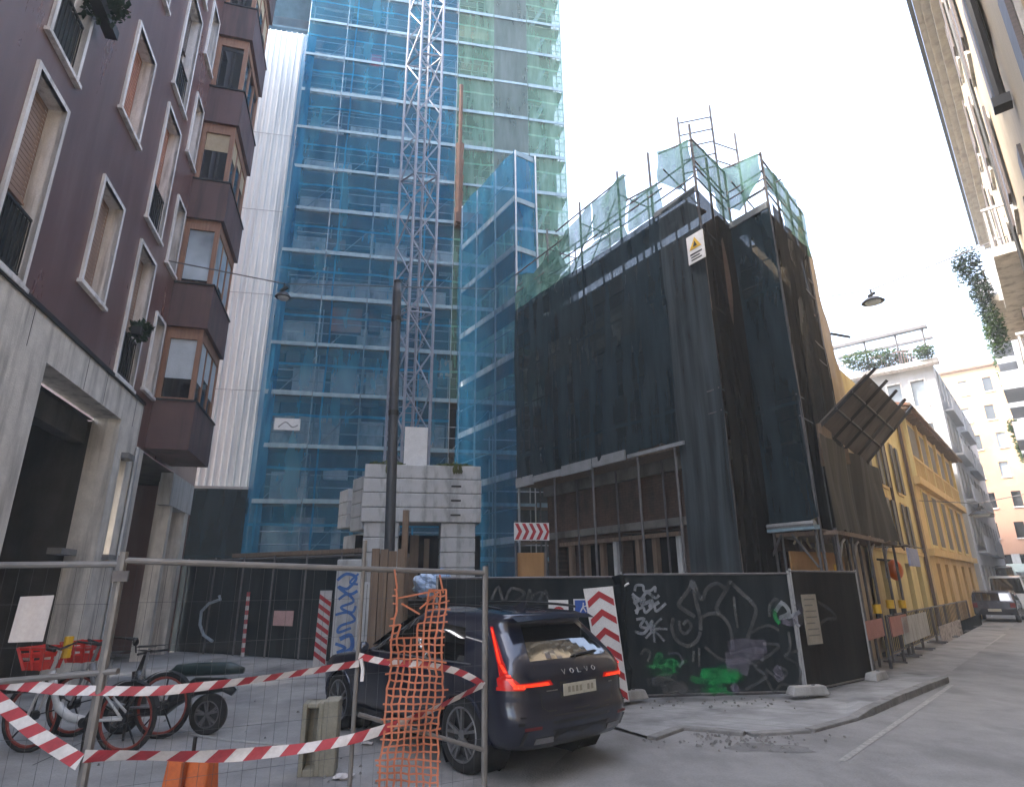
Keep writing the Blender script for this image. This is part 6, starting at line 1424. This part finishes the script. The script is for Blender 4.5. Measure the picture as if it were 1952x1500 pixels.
for (x, y, k_, lab) in ((655, 1478, .1, 'crumpled white paper scrap on the paving beside the hollow block'), (700, 1415, .07, 'small pale paper scrap under the side of the parked car'), (395, 1262, .12, 'flattened pale scrap lying at the back of the yard')):
    c = gp(x, y, .03); t = thing('paper_scrap', lab, 'litter', c)
    MB().grid(6, 6, lambda u, v: c+Vector(((u-.5)*k_*2, (v-.5)*k_*1.6, noise.noise(Vector((u*4, v*4, x)))*k_*.5))).build('paper', tape_w, t)
# ================================================================ mesh fence in the foreground
fmat = mat('fence_tube', (.2, .19, .185), (.12, .115, .11), 5, .5, metal=.4); wirem = mat('fence_wire', (.12, .12, .125), (.09, .09, .095), 5, .5, metal=.4)
A0 = at(235, 1068, 3.7); A1 = at(925, 1092, 4.8)
def mesh_panel(a, b, ztop, label, nv, mid=(), bars=(), lean=0.0):
    f = Fr(a.x, a.y, math.degrees(math.atan2(b.x-a.x, b.y-a.y))); l = (b-a).to_2d().length
    t = thing('mesh_fence', label, 'fence panel', (a.x, a.y, 0), ALT(f), 'mesh fence panels in the foreground')
    za, zb = a.z, b.z
    def Z(s): return za+(zb-za)*s/l
    for s in (0, l): MB().tube(f.p(s, 0, 0), f.p(s, 0, Z(s)+.05), .022, 8).build('post', fmat, t)
    MB().tube(f.p(0, 0, Z(0)), f.p(l, 0, Z(l)), .019, 8).build('top_rail', fmat, t)
    MB().tube(f.p(0, 0, .16), f.p(l, 0, .16), .019, 8).build('bottom_rail', fmat, t)
    for s in mid: MB().tube(f.p(s, .0, 0), f.p(s, 0, Z(s)), .017, 8).build('post', fmat, t)
    for (s0, z0, s1, z1) in bars: MB().tube(f.p(s0, .03, z0), f.p(s1, .03, z1), .017, 8).build('brace', fmat, t)
    m = MB()
    for i in range(1, nv): m.tube(f.p(l*i/nv, 0, .16), f.p(l*i/nv, 0, Z(l*i/nv)), .0012, 3, cap=False)
    for i in range(1, 8): z = .16+(za-.16)*i/8; m.tube(f.p(0, .004, z), f.p(l, .004, z), .0012, 3, cap=False)
    m.build('wire_mesh', wirem, t); return f, l, t
Lf = A0-(A1-A0).normalized()*.0+Vector((-3.0, -.25, -.0)); Lf.z = A0.z-.06+.0
FA, la, ta = mesh_panel(Vector((A0.x-3.1, A0.y+.25, 2.05)), A0+Vector((-.03, .03, -.02)), 2.05, 'wire mesh fence panel at the left edge in front of the hire bicycles', 34, bars=())
FB, lb, tb_ = mesh_panel(A0, A1, 2.05, 'wire mesh fence panel in front of the parked car with orange net tied on', 30)
def fb(x, y, n=0.0): return FB.hit(x, y, n)
def fa(x, y, n=0.0): return FA.hit(x, y, n)
s1, z1 = fb(682, 1360); s2, z2 = fb(918, 1427); sm, zm = fb(682, 1250)
MB().tube(FB.p(sm, .0, .1), FB.p(sm, 0, zm+.0+.75), .015, 8).build('post', fmat, tb_)
MB().tube(FB.p(s1, .02, z1), FB.p(s2, .02, z2), .015, 8).build('brace', fmat, tb_)
a = fa(0, 1297); b = fa(200, 1277); MB().tube(FA.p(a[0]-.6, .03, a[1]-.05), FA.p(b[0]+.1, .03, b[1]), .017, 8).build('brace', fmat, ta)
MB().box(FB, -.04, .04, -.035, .035, A0.z-.12, A0.z-.06).build('clamp', galvdk, tb_)
# cardboard notice on the left panel
t = thing('notice', 'creased off white notice tied to the left mesh fence panel', 'sign', FA.p(1, .03, 1.6))
c4 = [fa(x, y, .03) for x, y in ((42, 1137), (106, 1134), (84, 1222), (18, 1224))]
mm = MB(); mm.grid(8, 6, lambda u, v: (lambda q: FA.p(q.x, .035+.006*math.sin(u*6)+.012*abs(u-.5), q.y))(Vector(c4[3]).lerp(Vector(c4[2]), u).lerp(Vector(c4[0]).lerp(Vector(c4[1]), u), v))); mm.build('sheet', mat('notice_paper', (.5, .45, .42), (.4, .36, .34), 2, .8, stain=(.33, .28, .26)), t)
# barrier tape
def tape(pts, w, label, wide=None, stripe=.09, twist=0.0):
    """pts: world points; alternating slanted red and white lengths"""
    P = []
    m_ = len(pts)
    for i in range(m_-1):
        p0, p1, p2, p3 = pts[max(i-1, 0)], pts[i], pts[i+1], pts[min(i+2, m_-1)]; n_ = max(2, int((p2-p1).length/.03))
        for k_ in range(n_):
            t = k_/n_; P.append(.5*((2*p1)+(p2-p0)*t+(2*p0-5*p1+4*p2-p3)*t*t+(3*p1-p0-3*p2+p3)*t**3))
    P.append(pts[-1])
    t_ = thing('barrier_tape', label, 'barrier tape', pts[0]); rw = MB(); mi = []; L_ = 0
    def up(i, ww):
        a = P[max(i-1, 0)]; b = P[min(i+1, len(P)-1)]; d = (b-a).normalized(); u = Vector((0, 0, 1)); u = (u-d*u.dot(d)).normalized(); n_ = d.cross(u)
        an = twist*math.sin(i*.11+len(P)); return (u*math.cos(an)+n_*math.sin(an))*ww/2
    acc = [0]
    for i in range(1, len(P)): acc.append(acc[-1]+(P[i]-P[i-1]).length)
    tot = acc[-1]
    def pos(x):
        x = min(max(x, 0), tot)
        for i in range(1, len(acc)):
            if acc[i] >= x: break
        u = (x-acc[i-1])/max(acc[i]-acc[i-1], 1e-6); ww = w if wide is None else w+(wide-w)*x/tot
        return P[i-1].lerp(P[i], u), up(i-1, ww).lerp(up(i, ww), u)
    x = -stripe; k_ = 0; sl = w*.8
    while x < tot:
        N = 4
        for j in range(N):
            x0 = x+stripe*j/N; x1 = x+stripe*(j+1)/N
            a, ua = pos(x0); b, ub = pos(x1); c, uc = pos(x1+sl); d, ud = pos(x0+sl)
            rw.quad(a-ua, b-ub, c+uc, d+ud); mi.append(k_ % 2)
        x += stripe; k_ += 1
    o = rw.build('tape', (tape_w, tape_r), t_)
    if len(o.data.polygons) == len(mi): o.data.polygons.foreach_set('material_index', mi)
    return t_
def on(fr, hitf, pts, n=-.03):
    o = []
    for x, y in pts: s, z = hitf(x, y, n); o.append(fr.p(s, n, z))
    return o
FN = .03 if FB.n.y < 0 else -.03
T1 = on(FA, fa, [(-60, 1300), (40, 1306), (120, 1314), (205, 1316)], FN)+on(FB, fb, [(300, 1316), (400, 1306), (520, 1290), (640, 1271), (684, 1264)], FN)
tape(T1, .062, 'red and white barrier tape sagging in front of the bicycles, upper run', stripe=.075, wide=.042, twist=.6)
T2 = on(FA, fa, [(-60, 1290), (0, 1338), (70, 1398), (152, 1452)], FN*2); tape(T2, .085, 'broad red and white tape dropping steeply to the foot of the left fence post', stripe=.075)
T3 = on(FB, fb, [(160, 1441), (240, 1439), (400, 1441), (500, 1434), (600, 1422), (700, 1400), (800, 1363), (860, 1335), (920, 1305)], FN*1.5); tape(T3, .075, 'long red and white barrier tape, lower run rising to the right fence post', stripe=.1, wide=.05, twist=.7)
T4 = on(FB, fb, [(684, 1250), (740, 1262), (800, 1266), (860, 1276), (900, 1292), (922, 1306)], FN); tape(T4, .045, 'short red and white tape behind the orange netting meeting the right fence post', stripe=.07, twist=.5)
t = thing('tape_end', 'short hanging end of red and white tape on the middle fence post', 'barrier tape', FB.p(sm, FN, zm)); q = on(FB, fb, [(688, 1255), (692, 1275), (690, 1298)], FN*1.3)
MB().path(q, .014, 4).build('band', tape_w, t)
# orange safety netting
on_ = thing('safety_netting', 'torn orange plastic safety netting hanging over the mesh fence beside the car', 'netting', FB.p(1.6, FN, 1))
cols = 8; rows = 30; m = MB(); pts = {}
for j in range(rows+1):
    y = 1122+(1530-1122)*j/rows; xl = 757-38*(j/rows)+2.5*math.sin(j*.7); xr = 850-20*(j/rows)+2.5*math.sin(j*.5+1)
    for i in range(cols+1):
        u = i/cols; x = xl+(xr-xl)*u+rnd(-2, 2); yy = y+3*math.sin(u*3+j*.4)+rnd(-2, 2)
        nn_ = FN*(1.8+.8*math.sin(u*5+j*.3)); s, z = fb(x, yy, nn_); pts[i, j] = FB.p(s, nn_, z)
def rib(a, b, w=.0075):
    m.beam(a, b, w*1.4, w*.6, up=FB.n)
for j in range(rows+1):
    for i in range(cols+1):
        tear = j < 7 and 1 <= i <= 4 and j < 7-abs(i-2.5)*1.5
        if tear: continue
        if i < cols and not (j < 7 and 1 <= i+1 <= 4 and j < 7-abs(i+1-2.5)*1.5): rib(pts[i, j], pts[i+1, j])
        if j < rows: rib(pts[i, j], pts[i, j+1], .009)
    if rnd(0, 1) < .7: rib(pts[cols, j], pts[cols, j]+(pts[cols, j]-pts[cols-1, j])*rnd(.3, .7))
    if rnd(0, 1) < .6: rib(pts[0, j], pts[0, j]-(pts[1, j]-pts[0, j])*rnd(.3, .8))
for (p, q) in (((752, 1085), (757, 1122)), ((838, 1095), (845, 1130)), ((757, 1140), (835, 1125)), ((765, 1150), (800, 1170)), ((800, 1160), (840, 1125))):
    s0, z0 = fb(*p, FN); s1_, z1_ = fb(*q, FN); m.beam(FB.p(s0, FN, z0), FB.p(s1_, FN, z1_), .012, .005, up=FB.n)
m.build('mesh', orangenet, on_)

# ================================================================ traffic at the far end
def simple_car(loc, ang, L, W, Hh, pm, label, cat='car', van=False, name='parked_car', grp='vehicles parked at the far end of the street'):
    d = Vector((math.cos(ang), math.sin(ang), 0)); l = Vector((-math.sin(ang), math.cos(ang), 0)); o = Vector(loc)
    t = thing(name, label, cat, loc, ang, grp)
    def P(x, y, z): return o+d*x+l*y+Vector((0, 0, z))
    hb_ = .95 if not van else 1.15
    prof = [(-L/2, .35), (-L/2-.02, .6), (-L/2+.06, hb_), (-L/2+(.38 if not van else .1), Hh-.08), (-L/2+.9, Hh), (L*.12, Hh-.03), (L*.28 if not van else L*.36, hb_), (L/2-.15, hb_-.18), (L/2, .6), (L/2-.05, .3), (0, .25)]
    m = MB(); secs = []
    for y, k_ in ((-W/2+.08, 0), (-W/2, 1), (W/2, 1), (W/2-.08, 0)):
        pass
    vs = []; n_ = len(prof)
    ys = [-1, -.94, 0, .94, 1]
    for yy in ys:
        for (x, z) in prof:
            inset = .0 if z <= hb_ else (z-hb_)*.22
            kx = .97 if abs(yy) == 1 else 1
            vs.append(P(x*kx, yy*(W/2-inset), z-(.04 if abs(yy) == 1 and z > hb_ else 0)))
    fs = [(j*n_+i, j*n_+(i+1) % n_, (j+1)*n_+(i+1) % n_, (j+1)*n_+i) for j in range(4) for i in range(n_)]+[tuple(range(n_)), tuple(4*n_+i for i in range(n_))[::-1]]
    m.add(vs, fs); b = m.build('body', pm, t, bevel=.03)
    m = MB(); zb, zt_ = hb_+.05, Hh-.14; xa = lambda z: -L/2+.06+(.32 if not van else .04)*(z-hb_)/(Hh-.08-hb_)-.012
    m.quad(P(xa(zb), -W*.40, zb), P(xa(zb), W*.40, zb), P(xa(zt_), W*.36, zt_), P(xa(zt_), -W*.36, zt_)); m.build('rear_window', carglass, b)
    m = MB()
    for s in (1, -1):
        y0 = W/2+.012; y1 = W/2-(zt_-hb_)*.22+.012
        m.quad(P(-L*.34, s*y0, zb), P(L*.2, s*y0, zb), P(L*.1, s*y1, zt_), P(-L*.28, s*y1, zt_))
    m.build('side_window', carglass, b)
    for s in (1, -1): MB().box(Fr(o.x, o.y, 90-math.degrees(ang)), -L/2-.03, -L/2+.05, -s*W*.42-.1, -s*W*.42+.1, .68, .9).build('tail_lamp', lens_off, b)
    m = MB(); a = P(-L/2-.03, -.26, .55); m.hexa([P(-L/2-.035, -.26, .5), P(-L/2-.035, .26, .5), P(-L/2-.0, .26, .5), P(-L/2, -.26, .5), P(-L/2-.035, -.26, .62), P(-L/2-.035, .26, .62), P(-L/2, .26, .62), P(-L/2, -.26, .62)]); m.build('number_plate', platem, b)
    for x in (-L*.3, L*.3):
        for s in (1, -1): wheel(P(x, s*(W/2-.09), .31), l*s, .31, .19, b, rimr=.2)
    return t
SA = PI/2-math.radians(41.3)
bluep = mat('dark_blue_car', (.012, .014, .03), (.01, .011, .022), 1, .25, metal=.3, coat=1); whp = mat('white_van', (.62, .63, .64), (.55, .56, .57), 1, .35, coat=.6); silv = mat('silver_car', (.3, .31, .33), (.25, .26, .28), 1, .3, metal=.5, coat=.6); redp = mat('red_car', (.2, .03, .03), (.16, .025, .025), 1, .35, coat=.6)
g_ = gp(1902, 1186); simple_car((g_.x+fx.x*0+DF.d.x*2.0, g_.y+DF.d.y*2.0, 0), SA, 4.1, 1.75, 1.46, bluep, 'small dark blue car parked at the kerb beyond the yellow house')
p_ = DF.p(36, .8, 0); simple_car((p_.x, p_.y, 0), SA, 4.9, 1.95, 2.2, whp, 'white van parked in front of the dark blue car', 'van', True, 'parked_van')
p_ = DF.p(42, 2.4, 0); simple_car((p_.x, p_.y, 0), SA, 4.3, 1.8, 1.5, silv, 'silver car far down the street to the right of the van')
p_ = DF.p(50, 2.6, 0); simple_car((p_.x, p_.y, 0), SA, 5.0, 2.0, 2.3, mat('pale_blue_van', (.4, .52, .62), (.34, .45, .55), 1, .4), 'pale blue van far down the street below the orange block', 'van', True, 'parked_van')
p_ = DF.p(43, .2, 0); simple_car((p_.x, p_.y, 0), SA, 5.2, 2.0, 2.9, silv, 'tall grey lorry body standing beside the grey white block', 'lorry', True, 'parked_lorry')

hzo = MB().xbox(-48, 84, -12, 112, -1, 37.5).build('haze', None); hzo['kind'] = 'stuff'; merge(hzo)
hm, nt, out = newmat('thin_haze'); pv_ = nd(nt, 'VolumePrincipled'); pv_.inputs['Color'].default_value = (.84, .93, 1, 1); pv_.inputs['Density'].default_value = .0019; nt.links.new(pv_.outputs[0], out.inputs['Volume'])
hzo.data.materials.clear(); hzo.data.materials.append(hm)
# ================================================================ light, sky, camera
W = bpy.data.worlds.new('World'); S.world = W; W.use_nodes = True; nt = W.node_tree; bg_ = nt.nodes['Background']
sky = nt.nodes.new('ShaderNodeTexSky'); sky.sky_type = 'NISHITA'; sky.sun_disc = False
SUN_AZ, SUN_EL = math.radians(-96), math.radians(47)
sky.sun_elevation = SUN_EL; sky.sun_rotation = SUN_AZ; sky.air_density = 1.0; sky.dust_density = 4.0; sky.ozone_density = 1.0
hs_ = nt.nodes.new('ShaderNodeHueSaturation'); hs_.inputs['Saturation'].default_value = .8; nt.links.new(sky.outputs[0], hs_.inputs['Color']); nt.links.new(hs_.outputs[0], bg_.inputs['Color'])
bg_.inputs['Strength'].default_value = .15
sl_ = bpy.data.lights.new('sun', 'SUN'); sl_.energy = 1.3; sl_.angle = math.radians(10); sl_.color = (1, .93, .83)
so = bpy.data.objects.new('sun', sl_); COL.objects.link(so)
sd = Vector((math.sin(SUN_AZ)*math.cos(SUN_EL), math.cos(SUN_AZ)*math.cos(SUN_EL), math.sin(SUN_EL)))
so.rotation_euler = sd.to_track_quat('Z', 'Y').to_euler()
cam = bpy.data.cameras.new('camera'); co = bpy.data.objects.new('camera', cam); COL.objects.link(co)
Mx = Matrix.Identity(4)
for i, v in enumerate((Rv, Uv, -Fv)):
    for j in range(3): Mx[j][i] = v[j]
Mx.translation = EYE; co.matrix_world = Mx
cam.sensor_fit = 'HORIZONTAL'; cam.sensor_width = 36; cam.lens = FPX/1952*36; cam.clip_end = 1000; cam.clip_start = .05
S.camera = co
S.view_settings.view_transform = 'Standard'; S.view_settings.look = 'None'; S.view_settings.exposure = 3.02; S.view_settings.gamma = 1
S.cycles.volume_bounces = 2; S.cycles.transparent_max_bounces = 24; S.cycles.max_bounces = 8; S.cycles.use_denoising = True
